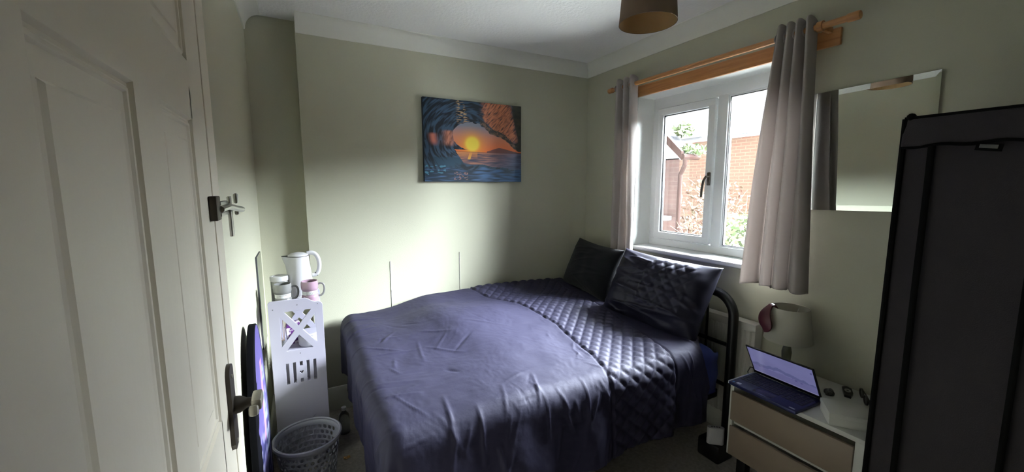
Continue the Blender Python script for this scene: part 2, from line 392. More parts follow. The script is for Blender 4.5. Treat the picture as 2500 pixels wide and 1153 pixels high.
# sash handle: white rose, dark lever
bm = newbm(); box(bm, (XF-.036, YM+.052, 1.545), (.014, .022, .085), bevel=.005); 
hd = obj('handle_rose', bm, M['bronze'], sash)
bm = newbm(); tube(bm, [(XF-.040, YM+.052, 1.560), (XF-.062, YM+.055, 1.560), (XF-.070, YM+.066, 1.53), (XF-.070, YM+.074, 1.48), (XF-.068, YM+.078, 1.425)], [.008, .008, .008, .008, .007], 10)
obj('handle_lever', bm, M['bronze'], hd)

# ------------------------------------------------------------------ outside the window
OUT = 'outside_'
bm = newbm(); bx(bm, 2.7, 14, -6, 16, -.9, -.8); g_ = struct('ground', bm, M['ground'], 'paved yard outside the window')
t = thing('brick_building', 'pale brick building with white upper storey across the yard', 'building', (9, 5.5, -.8))
bm = newbm(); bx(bm, 9, 9.4, -5, 16, -.8, 2.60); obj('brick_wall', bm, M['brick'], t)  # its unseen run past the upper storey is added to block low sky
bm = newbm(); bx(bm, 9.06, 9.4, 4.75, 16, 2.66, 3.95); obj('rendered_storey', bm, M['render'], t)
bm = newbm(); bx(bm, 8.94, 9.4, -5, 16, 2.60, 2.66); obj('ledge', bm, M['greypaint'], t)
bm = newbm(); bx(bm, 9.10, 9.35, -5, 4.745, 2.66, 3.12, bevel=.02); obj('added_sky_blocker', bm, M['render'], t)  # unseen strip added on the wall to cut sky light entering the room
bl = newbm(); bx(bl, 8.2, 9.06, 6.75, 8.6, 2.72, 2.86)
bal = obj('balcony', bl, M['greypaint'], t)
bm = newbm()
for i in range(15):
    y = 6.78+i*.125; bx(bm, 8.22, 8.245, y, y+.02, 2.86, 3.75)
bx(bm, 8.21, 8.26, 6.75, 8.6, 3.73, 3.78); bx(bm, 8.21, 8.26, 6.75, 8.6, 2.93, 2.96); obj('railing', bm, M['greypaint'], bal)
bm = newbm(); frame_rect(bm, 5.2, 6.36, 2.68, 3.35, .045, 9.02, 9.07, .004); pf = obj('window', bm, M['greypaint'], t)
bm = newbm(); bx(bm, 9.05, 9.062, 5.25, 6.31, 2.72, 3.31); obj('pane', bm, M['glass'], pf)
t = thing('neighbouring_house', 'dark brick house with slate gable, gutter and brown downpipe outside the window', 'house', (5.5, 5, -.8))
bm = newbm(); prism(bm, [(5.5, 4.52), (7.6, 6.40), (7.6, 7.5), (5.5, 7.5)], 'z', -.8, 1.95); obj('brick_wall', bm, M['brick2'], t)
bm = newbm()
prism(bm, [(4.30, 1.93), (4.36, 2.02), (6.0, 3.55), (7.6, 2.02), (7.6, 1.93), (6.0, 3.42)], 'x', 5.28, 5.62); obj('roof', bm, M['slate'], t)
bm = newbm(); prism(bm, [(4.52, 1.93), (6.0, 3.36), (7.5, 1.93)], 'x', 5.5, 5.6); obj('gable', bm, M['render'], t)
bm = newbm(); prism(bm, [(4.28, 1.90), (4.28, 2.03), (6.0, 3.62), (6.0, 3.44)], 'x', 5.24, 5.29); obj('bargeboard', bm, M['fascia'], t)
bm = newbm()
tube(bm, [(5.25, 4.27, 1.95), (5.62, 4.27, 1.95)], .045, 10)
tube(bm, [(5.34, 4.29, 1.92), (5.36, 4.30, 1.84), (5.44, 4.40, 1.76), (5.46, 4.46, 1.68), (5.46, 4.47, -.6)], .034, 10)
obj('downpipe', bm, M['fascia'], t)
bm = newbm(); bx(bm, 5.36, 5.5, 4.62, 4.75, .93, 1.00, bevel=.01); tube(bm, [(5.43, 4.72, .96), (5.40, 4.95, .90)], .015, 8); obj('outdoor_tap_box', bm, M['plastic'], t)

def leafcloud(bm, c, r, n, size, seed, squash=1.0):
    q = random.Random(seed)
    for _ in range(n):
        d = Vector((q.gauss(0, 1), q.gauss(0, 1), q.gauss(0, 1))).normalized()*(q.random()**.45)
        p = Vector(c)+Vector((d.x*r[0], d.y*r[1], d.z*r[2]))
        R = Euler((q.uniform(0, 6), q.uniform(0, 6), q.uniform(0, 6))).to_matrix(); s = size*q.uniform(.6, 1.3)
        v = [bm.verts.new(p+R@Vector(k)*s) for k in ((0, -1, 0), (.42, -.2, .12), (.3, .55, .1), (0, 1, 0), (-.3, .55, .1), (-.42, -.2, .12))]
        bm.faces.new(v)
def shrub(name, label, loc, r, n, size, m, seed, stems=7, h=None):
    t = thing(name, label, 'shrub', (loc[0], loc[1], -.8))
    q = random.Random(seed); bm = newbm()
    for _ in range(stems):
        b = Vector((loc[0]+q.uniform(-.12, .12), loc[1]+q.uniform(-.15, .15), -.8)); e = Vector((loc[0]+q.uniform(-1, 1)*r[0]*.8, loc[1]+q.uniform(-1, 1)*r[1]*.85, loc[2]+q.uniform(.3, 1.0)*r[2]))
        mid = (b+e)/2+Vector((q.uniform(-.1, .1), q.uniform(-.15, .15), .1))
        pts = [b, lerp(b, mid, .5), mid, lerp(mid, e, .5)+Vector((0, q.uniform(-.05, .05), 0)), e]
        tube(bm, pts, [.014, .011, .008, .006, .003], 6)
        for k in range(5):
            a = lerp(mid, e, q.random()); d = Vector((q.uniform(-.2, .2), q.uniform(-.3, .3), q.uniform(.05, .35)))
            tube(bm, [a, a+d*.5+Vector((0, 0, .02)), a+d], [.005, .004, .002], 5)
    obj('stem', bm, M['twig'], t)
    bm = newbm(); leafcloud(bm, loc, r, n, size, seed+1); o = obj('foliage', bm, m, t, recalc=False); o['kind'] = 'stuff'
shrub('leafy_shrub', 'green leafy shrub low outside the right window pane', (5.2, 3.15, .55), (.6, .62, .62), 2600, .045, M['leaf'], 3)
shrub('russet_shrub', 'sparse russet shrub rising behind the green one', (6.1, 4.35, .80), (.5, .75, .95), 1150, .036, M['redleaf'], 11, 16)
shrub('russet_shrub', 'sparse russet shrub low outside the opening window pane', (5.6, 4.25, .45), (.3, .5, .55), 700, .034, M['redleaf'], 23, 12)
bm = newbm(); leafcloud(bm, (5.5, 4.28, 2.06), (.25, .20, .09), 260, .04, 5); leafcloud(bm, (5.6, 4.55, 2.42), (.2, .15, .12), 200, .05, 6)
tag(obj('roof_creeper', bm, M['leaf'], recalc=False), 'green creeper growing over the corner of the neighbouring roof', 'creeper')

# ------------------------------------------------------------------ open panelled door
XD = -.14
t = thing('door_1', 'cream painted panelled door standing open', 'door', (XD-.02, .21, 0)); del t['category']; t['kind'] = 'structure'; door = t
Y0, Y1 = .20, .985
pan = [(.362, .548, 1.098, 1.606), (.640, .803, 1.098, 1.606), (.362, .548, 1.695, 1.93), (.640, .808, 1.695, 1.93), (.362, .548, .22, .98), (.640, .803, .22, .98)]
bm = newbm()
def slab(y0, y1, z0, z1): bx(bm, XD-.038, XD, y0, y1, z0, z1)
slab(Y0, .362, .006, 2.0); slab(.548, .640, .006, 2.0); slab(.808, .9085, .006, 2.0); slab(.803, .808, .006, 1.65)
for a, b in ((.362, .548), (.640, .808)):
    slab(a, b, .006, .22); slab(a, b, .98, 1.098); slab(a, b, 1.606, 1.695); slab(a, b, 1.93, 2.0)
bx(bm, XD-.038, XD-.003, .9085, .915, .006, 2.0)           # quirk bead groove
bx(bm, XD-.038, XD+.001, .915, Y1, .006, 2.0, bevel=.002)
for (y0, y1, z0, z1) in pan:
    bx(bm, XD-.034, XD-.0105, y0-.002, y1+.002, z0-.002, z1+.002)
    # insets (hinge side, handle side, top and foot) and depth: stuck moulding, tilted margin, step, raised field
    prof = [(0, 0, 0, 0), (.0020, .003, .003, .0045), (.0035, .006, .006, .0050), (.0050, .009, .009, .0022), (.0060, .012, .012, .0026), (.0065, .015, .014, .0050),
            (.0290, .0195, .033, .0090), (.0335, .0220, .036, .0062)]
    prev = None
    for (ih, ik, it_, dp) in prof:
        dk = min(dp, .0062)
        cur = [bm.verts.new((XD-e_, *p)) for e_, p in ((dp, (y0+ih, z0+it_)), (dk, (y1-ik, z0+it_)), (dk, (y1-ik, z1-it_)), (dp, (y0+ih, z1-it_)))]
        if prev:
            for i in range(4): bm.faces.new((prev[i], prev[(i+1) % 4], cur[(i+1) % 4], cur[i]))
        prev = cur
    bm.faces.new(prev)
    # brush ridges left in the paint of the hinge side margin
    nr_ = 12; cols = []
    for i in range(nr_+1):
        tt = i/nr_; yy = y0+lerp(.0070, .0285, tt); dd = lerp(.0050, .0090, tt)-(.0010 if i % 2 else .0001)
        cols.append([bm.verts.new((XD-dd+.0003*N(z0*3+k*.9, i), yy, lerp(z0+.035, z1-.035+.0*i, k/60))) for k in range(61)])
    for ca, cb in zip(cols, cols[1:]):
        for k in range(60): bm.faces.new((ca[k], cb[k], cb[k+1], ca[k+1]))
obj('door_leaf', bm, M['door'], door, recalc=False, sharp=20)
# lever handle on a long back plate
bm = newbm()
bm2 = panel2d([( .022*math.cos(a)*1.0+0, .062+.018*math.sin(a)) for a in [PI*i/10 for i in range(11)]]+[(-.022, -.072), (-.012, -.086), (.012, -.086), (.022, -.072)], [], .007, .0)
merge(bm, bm2, Matrix.Translation((XD+.0035, .888, 1.086)) @ Matrix(((0, 0, 1, 0), (1, 0, 0, 0), (0, 1, 0, 0), (0, 0, 0, 1))))
plate = obj('handle_plate', bm, M['bronze'], door, label='dark bronze handle plate')
bm = newbm(); lathe(bm, [(0, 0), (.017, 0), (.016, .010), (.010, .020), (.0085, .030), (.010, .036), (0, .036)], 20, Matrix.Translation((XD+.006, .895, 1.080)) @ Matrix.Rotation(PI/2, 4, 'Y'))
obj('handle_neck', bm, M['bronze'], plate)
bm = newbm(); box(bm, (XD+.044, .893, 1.082), (.018, .048, .024), bevel=.005); box(bm, (XD+.040, .868, 1.074), (.016, .028, .020), Euler((-.35, 0, 0)).to_matrix(), bevel=.005)
obj('handle_lever', bm, M['brass'], plate, label='dull metal lever')
for z in (1.142, 1.012):
    bm = newbm(); lathe(bm, [(0, .0), (.004, 0), (.0035, .0015), (0, .002)], 12, Matrix.Translation((XD+.007, .888, z)) @ Matrix.Rotation(PI/2, 4, 'Y')); obj('screw', bm, M['brass'], plate)
# surface latch
bm = newbm(); box(bm, (XD+.006, .888, 1.462), (.012, .040, .044), bevel=.002)
lt = obj('latch_case', bm, M['bronze'], door, label='dark latch case')
bm = newbm()
box(bm, (XD+.010, .945, 1.470), (.006, .080, .007), bevel=.001); box(bm, (XD+.010, .945, 1.449), (.006, .080, .007), bevel=.001)
tube(bm, [(XD+.012, .905, 1.459), (XD+.016, .930, 1.461), (XD+.018, .960, 1.462), (XD+.026, 1.00, 1.456), (XD+.030, 1.045, 1.452)], .006, 10)
box(bm, (XD+.014, 1.000, 1.440), (.006, .022, .082), Euler((.03, 0, 0)).to_matrix(), bevel=.0015)
box(bm, (XD+.022, 1.030, 1.476), (.008, .018, .022), bevel=.004); box(bm, (XD+.022, 1.035, 1.446), (.008, .018, .010), bevel=.003)
obj('latch_arm', bm, M['steel'], lt, label='silver latch arm and keeper')

# ------------------------------------------------------------------ double bed
bed = thing('double_bed', 'double bed with black tubular metal frame in the window corner', 'bed', (1.15, 2.05, 0))
BX0, BX1, BY0, BY1 = .29, 2.07, 1.385, 2.735
bm = newbm()
for y in (BY0+.01, BY1-.01): bx(bm, BX0, BX1+.03, y-.015, y+.015, .27, .32, bevel=.005)
bx(bm, BX0-.01, BX0+.02, BY0, BY1, .27, .32, bevel=.005)
for i in range(11): bx(bm, BX0+.05+i*.165, BX0+.10+i*.165, BY0+.02, BY1-.02, .318, .330)
obj('side_rail', bm, M['black'], bed)
for (x, y) in ((BX0+.01, BY0+.02), (BX0+.01, BY1-.02), (1.15, BY0+.05), (1.15, BY1-.05)):
    bm = newbm(); tube(bm, [(x, y, .0), (x, y, .28)], .022, 14); obj('leg', bm, M['black'], bed)
# headboard hoop
HX = 2.105; R_ = .125; ya, yb_, zt = 1.318, 2.765, .893
pts = [(HX, ya, 0.0), (HX, ya, .3), (HX, ya, .55), (HX, ya, zt-R_)]
pts += arc((HX, ya+R_, zt-R_), R_, PI, PI/2, 10, (0, 1, 0), (0, 0, 1))[1:]
pts += arc((HX, yb_-R_, zt-R_), R_, PI/2, 0, 10, (0, 1, 0), (0, 0, 1))
pts += [(HX, yb_, .55), (HX, yb_, .3), (HX, yb_, 0)]
bm = newbm(); tube(bm, pts, .026, 18); hb = obj('headboard', bm, M['black'], bed)
bm = newbm(); tube(bm, [(HX, ya, .36), (HX, yb_, .36)], .012, 10); tube(bm, [(HX, ya, .60), (HX, yb_, .60)], .012, 10)
for i in range(8): tube(bm, [(HX, ya+.16+i*.162, .36), (HX, ya+.16+i*.162, .89)], .007, 8)
obj('headboard_bars', bm, M['black'], hb)
bm = newbm(); box(bm, ((BX0+BX1)/2, (BY0+BY1)/2, .455), (BX1-BX0, BY1-BY0, .24), bevel=.05, seg=4)
mt0 = obj('mattress', bm, M['mattress'], bed)
# blue fitted sheet: top plus skirt, rumpled at the head corner
def sheet():
    bm = newbm(); nx, ny = 100, 90; rows = []
    for i in range(nx+1):
        row = []
        for j in range(ny+1):
            u = 1.25+(BX1+.0-1.25)*i/nx; v = -0.34+(BY1-BY0+.34)*j/ny
            r = .055
            if v < 0:
                s = -v
                if s < r*PI/2: y = BY0+.0+r-r*math.sin(s/r)-r; dz = -r*(1-math.cos(s/r))
                else: y = BY0-r; dz = -(r+s-r*PI/2)
                y = BY0+.045-(.055*math.sin(min(s/r, PI/2)))-.004
            else: y = BY0+.045+v*(BY1-BY0-.05)/(BY1-BY0); dz = 0
            z = .583+dz
            x = u
            # rounding at the head end
            e = sstep(BX1-.06, BX1, x); z -= .04*e*e if v >= -.05 else 0
            k = .012*abs(N(x*9, v*5, 3))+.010*math.sin(x*38+4*N(v*6, 2))*sstep(0, .15, -v)*.7
            y -= k if v < .02 else 0; z += .012*N(x*7, v*7, 8) if v >= 0 else 0
            row.append(bm.verts.new((x, y, max(z, .318))))
        rows.append(row)
    for i in range(nx):
        for j in range(ny): bm.faces.new((rows[i][j], rows[i+1][j], rows[i+1][j+1], rows[i][j+1]))
    return bm
tag(obj('fitted_sheet', sheet(), M['sheet'], sharp=180), 'bright blue fitted sheet showing at the head corner of the bed', 'sheet')

# ------------------------------------------------------------------ duvet
def qdist(p, q, s):
    """diamond quilting: 0 on a stitch line, 1 mid-cell"""
    a = abs(math.sin(PI*(p+q)/s)); b = abs(math.sin(PI*(p-q)/s))
    return min(a, b)
EX, EY = .275, 1.375            # foot edge, near edge of the bed top
HANGF, HANGN = .42, .44
U1 = 2.01-EX
V1 = 2.775-EY
RR = .085
RIDGES = []
q = random.Random(5)
for _ in range(46):             # creases: (u, v, direction, length, width, height)
    RIDGES.append((q.uniform(-.05, 1.1), q.uniform(-.4, 1.1), q.uniform(0, PI), q.uniform(.08, .30), q.uniform(.006, .013), q.uniform(-.008, .010)))
for _ in range(34):             # falling creases towards the near hem
    RIDGES.append((q.uniform(.15, 1.05), q.uniform(-.42, .02), PI/2+q.uniform(-.45, .45), q.uniform(.10, .30), q.uniform(.007, .014), q.uniform(.004, .013)))
for _ in range(16):             # tight puckers beside the quilted panel
    RIDGES.append((q.uniform(.86, 1.02), q.uniform(-.15, .45), PI/2+q.uniform(-.9, .9), q.uniform(.06, .2), q.uniform(.004, .008), q.uniform(.004, .009)))
for _ in range(22):
    RIDGES.append((q.uniform(1.40, 1.74), q.uniform(-.40, .30), PI/2+q.uniform(-.3, .3), q.uniform(.15, .4), q.uniform(.008, .016), q.uniform(.006, .016)))
for _ in range(26):             # foot side
    RIDGES.append((q.uniform(-.40, .12), q.uniform(-.1, 1.3), q.uniform(-.35, .35), q.uniform(.1, .3), q.uniform(.008, .016), q.uniform(.004, .011)))
def qband(y):
    """quilted band limits in world x at cloth row y"""
    l = interp(y, [(.95, 1.20), (1.3, 1.20), (1.53, 1.27), (1.92, 1.33), (2.34, 1.30), (2.54, 1.17), (2.74, 1.10)])
    r = interp(y, [(.95, 1.60), (1.3, 1.62), (1.45, 1.65), (1.71, 1.72), (1.98, 1.77), (2.36, 1.83), (2.74, 1.85)])
    return l, r
def duvet_point(u, v):
    """u from the foot edge towards the head, v from the near edge towards the wall (negative = hanging)"""
    ou, ov = max(0, -u), max(0, -v)
    r = math.hypot(ou, ov)
    th = math.atan2(ov, ou) if r > 0 else 0
    bx_, by_ = EX+max(u, 0), EY+max(v, 0)
    # top surface
    h = .655 + .050*sstep(.0, .9, v/1.4)*sstep(.15, .55, u)*(1-.3*sstep(1.3, 1.7, u))
    h += .030*math.exp(-((u-.62)**2/.12+(v-.95)**2/.10)) - .022*math.exp(-((u-.35)**2/.05+(v-.55)**2/.08))
    h += .018*N(u*2.2, v*2.2, 1.3) + .008*N(u*5+3, v*4, 7.7)
    h += .040*sstep(1.15, 1.40, v)*(.5+.5*sstep(.2, .8, u)) - .045*sstep(1.36, 1.41, v)
    h -= .035*sstep(U1-.10, U1, u)
    if r > 0:
        RRr = RR
        if r < RRr*PI/2: off = RRr*math.sin(r/RRr); dz = RRr*(1-math.cos(r/RRr))
        else: off = RRr; dz = RRr+(r-RRr*PI/2)
        hang = sstep(.05, .40, r)
        s_ = u if th > .8 else -v      # running coordinate along the hem
        if ou > 0 and ov > 0: s_ = th*.5
        fold = .013*math.sin(s_*17+3*N(s_*3, r*2, 4))+.012*N(s_*9, r*2.2, 9)
        corner = math.sin(2*th) if (ou > 0 and ov > 0) else 0
        off += hang*(fold+.012+.05*corner)+.018*corner*math.sin(th*14)*hang
        if th > .8: off += hang*(.010 + .03*sstep(.9, .0, u))
        else: off -= .020*hang
        dx, dy = (-math.cos(th)*off, -math.sin(th)*off)
        nrm = Vector((-math.cos(th)*sstep(0, .1, r), -math.sin(th)*sstep(0, .1, r), 1-sstep(.02, .12, r)+.05)).normalized()
        p = Vector((bx_+dx, by_+dy, h-dz))
    else:
        nrm = Vector((0, 0, 1)); p = Vector((bx_, by_, h))
    # taper of the head edge down the near side
    l, rr = qband(EY+v)
    x = EX+u
    d = 0.0
    inside = sstep(l-.004, l+.012, x)*(1-sstep(rr-.012, rr+.004, x))
    if inside > 0:
        c = qdist(x, v*1.0, .078)
        d += inside*(.0125*(c**.55) - .002)
    d -= .006*math.exp(-((x-l)/.006)**2)+.009*math.exp(-((x-rr)/.006)**2)
    plain = 1-inside
    for (cu, cv, a, ln, wd, ht) in RIDGES:
        du, dv = u-cu, v-cv
        if abs(du) > ln or abs(dv) > ln: continue
        al = du*math.cos(a)+dv*math.sin(a); ac = -du*math.sin(a)+dv*math.cos(a)+.06*al*al/ln
        if abs(al) < ln*.5 and abs(ac) < wd*3:
            d += .62*ht*math.exp(-(ac/(wd*.6))**2)*(1-(2*al/ln)**2)*(plain*.95+.05)
    d += plain*.0025*N(u*12, v*12, 2)+plain*.0012*N(u*45+9*N(u*4, v*4), v*30, 2)
    return p + nrm*d
def duvet():
    bm = newbm(); st = .0072
    us = []; u = -HANGF
    while u < U1: us.append(u); u += st
    us.append(U1)
    vs_ = []; v = -HANGN
    while v < V1: vs_.append(v); v += st
    vs_.append(V1)
    grid = []
    for u in us:
        row = []
        for v in vs_:
            uu = u
            if u > U1-.35:            # head edge slants in as it falls on the near side
                k = 1-sstep(-.12, .22, v); uu = u-.17*k*sstep(U1-.35, U1, u)
                uu += .012*math.sin(v*21)*sstep(U1-.1, U1, u)
            p = duvet_point(uu, v)
            p.z = max(p.z, .02+.01*N(u*4, v*4))
            row.append(bm.verts.new(p))
        grid.append(row)
    for i in range(len(us)-1):
        for j in range(len(vs_)-1):
            f = bm.faces.new((grid[i][j], grid[i+1][j], grid[i+1][j+1], grid[i][j+1]))
            x = EX+us[i]; l, r = qband(EY+vs_[j]); f.material_index = 1 if l < x < r else 0
    return bm
du = obj('duvet', duvet(), [M['duvet'], M['quilt']], sharp=180)
md = du.modifiers.new('thick', 'SOLIDIFY'); md.thickness = .012; md.offset = -1
tag(du, 'slate purple satin duvet with a quilted band across the bed', 'duvet')

# ------------------------------------------------------------------ pillows
def pillow(wd, ht, th, seed, quilt=None, m=None, crease=.010, sag=.0):
    """pillow in the local uv plane (u width, v height, w thickness)"""
    bm = newbm(); n = 96; k = 72
    P_ = {}
    q = random.Random(seed); rg = [(q.uniform(-.9, .5), q.uniform(-.9, .9), q.uniform(-.5, .5), q.uniform(.3, .9), q.uniform(.02, .05), q.uniform(.3, 1)) for _ in range(22)]
    for side in (1, -1):
        for i in range(n+1):
            for j in range(k+1):
                a = 2*i/n-1; b = 2*j/k-1
                if side == -1 and (i in (0, n) or j in (0, k)): P_[(side, i, j)] = P_[(1, i, j)]; continue
                puff = ((1-abs(a)**3.0)**.55)*((1-abs(b)**3.0)**.55)
                sx_ = 1-.10*(1-abs(a))*0-.045*(1-abs(b)**2)*abs(a)**6*0
                u = a*wd/2*(1-.055*(1-b*b)*abs(a)**3); v = b*ht/2*(1-.07*(1-a*a)*abs(b)**3)
                w_ = side*th/2*puff
                cr_ = 0
                for (ca, cb, an, ln, ww, hh) in rg:
                    da, db = a-ca, b-cb; al = da*math.cos(an)+db*math.sin(an); ac = -da*math.sin(an)+db*math.cos(an)+.15*al*al
                    if abs(al) < ln: cr_ += hh*math.exp(-(ac/ww)**2)*(1-(al/ln)**2)
                w_ += side*crease*(cr_*.9+N(a*3, b*3, seed)*1.2)*min(1, puff*1.4)
                if quilt and side == 1:
                    a0, a1, b0, b1 = quilt
                    ins = sstep(a0-.03, a0+.03, a)*(1-sstep(a1-.03, a1+.03, a))*sstep(b0-.03, b0+.03, b)*(1-sstep(b1-.03, b1+.03, b))
                    w_ += ins*.012*(qdist(u, v, .072)**.6)
                v -= sag*(1-a*a)*.5*(1+b)*.3
                P_[(side, i, j)] = bm.verts.new((u, v, w_))
    for side in (1, -1):
        for i in range(n):
            for j in range(k):
                f = [P_[(side, i, j)], P_[(side, i+1, j)], P_[(side, i+1, j+1)], P_[(side, i, j+1)]]
                if side == -1: f.reverse()
                bm.faces.new(f)
    return bm
def place_pillow(name, bm, m, origin, ux, vx, label):
    """ux: direction of the width, vx: direction of the height"""
    ux = Vector(ux).normalized(); vx = Vector(vx); vx = (vx-ux*vx.dot(ux)).normalized(); wx = ux.cross(vx)
    mt = Matrix.Translation(origin) @ Matrix((ux, vx, wx)).transposed().to_4x4()
    b2 = newbm(); merge(b2, bm, mt)
    return tag(obj(name, b2, m, sharp=180), label, 'pillow')
PIL = pillow(.60, .40, .15, 3, None, None, .004)
place_pillow('plush_pillow', PIL, M['plush'], (1.975, 2.40, .872), (-.10, -1, -.04), (.42, .0, 1), 'charcoal plush pillow leaning in the corner beside the left curtain')
PIL = pillow(.71, .47, .23, 8, (-.10, .72, -.45, .86), None, .015)
place_pillow('satin_pillow', PIL, M['satin'], (1.935, 1.72, .845), (.06, -1, -.03), (.50, .03, 1), 'dark satin pillow with a quilted patch leaning on the headboard')

# ------------------------------------------------------------------ curtain pole, batten, curtains
PX, PZ = 2.125, 2.212
t = thing('curtain_pole', 'pine curtain pole with round ends above the window', 'curtain pole', (PX, 1.64, PZ))
bm = newbm(); tube(bm, [(PX, .905, PZ), (PX, 2.385, PZ)], .0145, 20); obj('rod', bm, M['pine'], t)
for y in (.893, 2.397):
    s_ = -1 if y < 1.5 else 1
    bm = newbm(); lathe(bm, [(0, -.026), (.0175, -.026), (.019, -.022), (.019, .014), (.0165, .019), (0, .020)], 24, Matrix.Translation((PX, y, PZ)) @ Matrix.Rotation(-s_*PI/2, 4, 'X'))
    obj('finial', bm, M['pine'], t)
for y in (1.02, 2.30):
    bm = newbm(); box(bm, ((PX+2.214)/2, y, PZ-.002), (2.216-PX, .020, .026), bevel=.004); lathe(bm, [(.0145, -.011), (.023, -.011), (.023, .011), (.0145, .011)], 24, Matrix.Translation((PX, y, PZ)) @ Matrix.Rotation(PI/2, 4, 'X'), closed=True)
    obj('bracket', bm, M['pine'], t)
bm = newbm(); box(bm, (XW-.0095, 1.66, 2.178), (.019, 1.36, .076), bevel=.003)
tag(obj('pine_batten', bm, M['pine']), 'long pine batten screwed to the wall behind the curtain pole', 'batten')
bm = newbm()

def curtain(name, label, path_top, path_bot, z0, z1, nf, amp_t, amp_b, seed, hem=.05):
    """path_*: (y at left edge, y at right edge, x); folds wave in x; left edge = window far side"""
    root = thing(name, label, 'curtain', (PX, (path_bot[0]+path_bot[1])/2, z0), group=None)
    n, k = 220, 90; bm = newbm(); rows = []
    for j in range(k+1):
        fz = j/k; z = z0+(z1-z0)*fz; e = fz**1.3
        row = []
        for i in range(n+1):
            s = i/n
            y = lerp(lerp(path_bot[0], path_bot[1], s), lerp(path_top[0], path_top[1], s), e)
            ph = 2*PI*nf*s
            amp = lerp(amp_b, amp_t, e)
            wv = math.cos(ph)+.25*math.cos(2*ph+1.3*(1-fz)+seed)
            x = lerp(path_bot[2], path_top[2], e)+amp*wv*.8 + .028*N(s*5, fz*1.8, seed)*(1-.6*fz)
            y += .016*math.sin(ph*1.0+.8)*(1-e*.3)+.028*N(s*3.5+5, fz*1.3, seed)*(1-fz)
            x = min(x, XW-.022)
            zz = z + (.012*N(s*9, 1, seed) if j == 0 else 0) + (.008*math.sin(ph*2) if j == k else 0)
            row.append(bm.verts.new((x, y, zz)))
        rows.append(row)
    for j in range(k):
        for i in range(n): bm.faces.new((rows[j][i], rows[j][i+1], rows[j+1][i+1], rows[j+1][i]))
    o = obj('panel', bm, M['curtain'], root, sharp=180)
    m_ = o.modifiers.new('thick', 'SOLIDIFY'); m_.thickness = .003; m_.offset = 0
    # metal eyelets where the pole passes through
    for f in range(nf*2):
        s = (f+.5)/(nf*2); y = lerp(path_top[0], path_top[1], s)
        bm = newbm(); lathe(bm, [(.019, -.002), (.027, -.002), (.027, .002), (.019, .002)], 24, Matrix.Translation((PX, y, PZ)) @ Matrix.Rotation((1 if f % 2 else -1)*.5, 4, 'Z') @ Matrix.Rotation(PI/2, 4, 'X'), closed=True)
        obj('eyelet', bm, M['curtain'], root)
    return root
curtain('curtain', 'pale curtain gathered at the far end of the pole by the corner', (2.335, 2.135, PX), (2.345, 2.115, 2.115), 1.012, 2.262, 3, .036, .026, 3)
curtain('curtain', 'grey beige curtain gathered between the window and the wall mirror', (1.205, 1.045, PX), (1.290, .975, 2.10), .985, 2.258, 4, .048, .042, 9)

# ------------------------------------------------------------------ wall mirror
t = thing('wall_mirror', 'rectangular frameless wall mirror on the dark wall right of the curtain', 'mirror', (XW, .85, 1.39))
RT = Matrix.Translation((XW-.004, .86, 1.663)) @ Matrix.Rotation(math.radians(-1.2), 4, 'X')
def mrect(y0, y1, z0, z1, x0, x1, bev=0):
    b = newbm(); bx(b, x0, x1, y0, y1, z0, z1, bevel=bev); bm = newbm(); merge(bm, b, RT); return bm
MW, MH = .232, .277
obj('backing', mrect(-MW+.003, MW-.003, -MH+.003, MH-.003, -.004, .0035), M['ink'], t)
obj('mirror_plate', mrect(-MW+.016, MW-.016, -MH+.024, MH-.024, -.012, -.004), M['mirror'], t)
bm = newbm()
def bev(p0, p1, p2, p3):
    bm.faces.new([bm.verts.new(RT @ Vector(p)) for p in (p0, p1, p2, p3)])
xi, xo = -.0121, -.0109
a, b_, c_, d_ = (xi, -MW+.016, -MH+.024), (xi, MW-.016, -MH+.024), (xi, MW-.016, MH-.024), (xi, -MW+.016, MH-.024)
A, B, C_, D = (xo, -MW, -MH), (xo, MW, -MH), (xo, MW, MH), (xo, -MW, MH)
bev(a, b_, B, A); bev(b_, c_, C_, B); bev(c_, d_, D, C_); bev(d_, a, A, D)
for p, q_ in ((A, B), (B, C_), (C_, D), (D, A)): bev(p, q_, (-.004, q_[1], q_[2]), (-.004, p[1], p[2]))
obj('polished_edge', bm, M['mirror'], t, sharp=1)

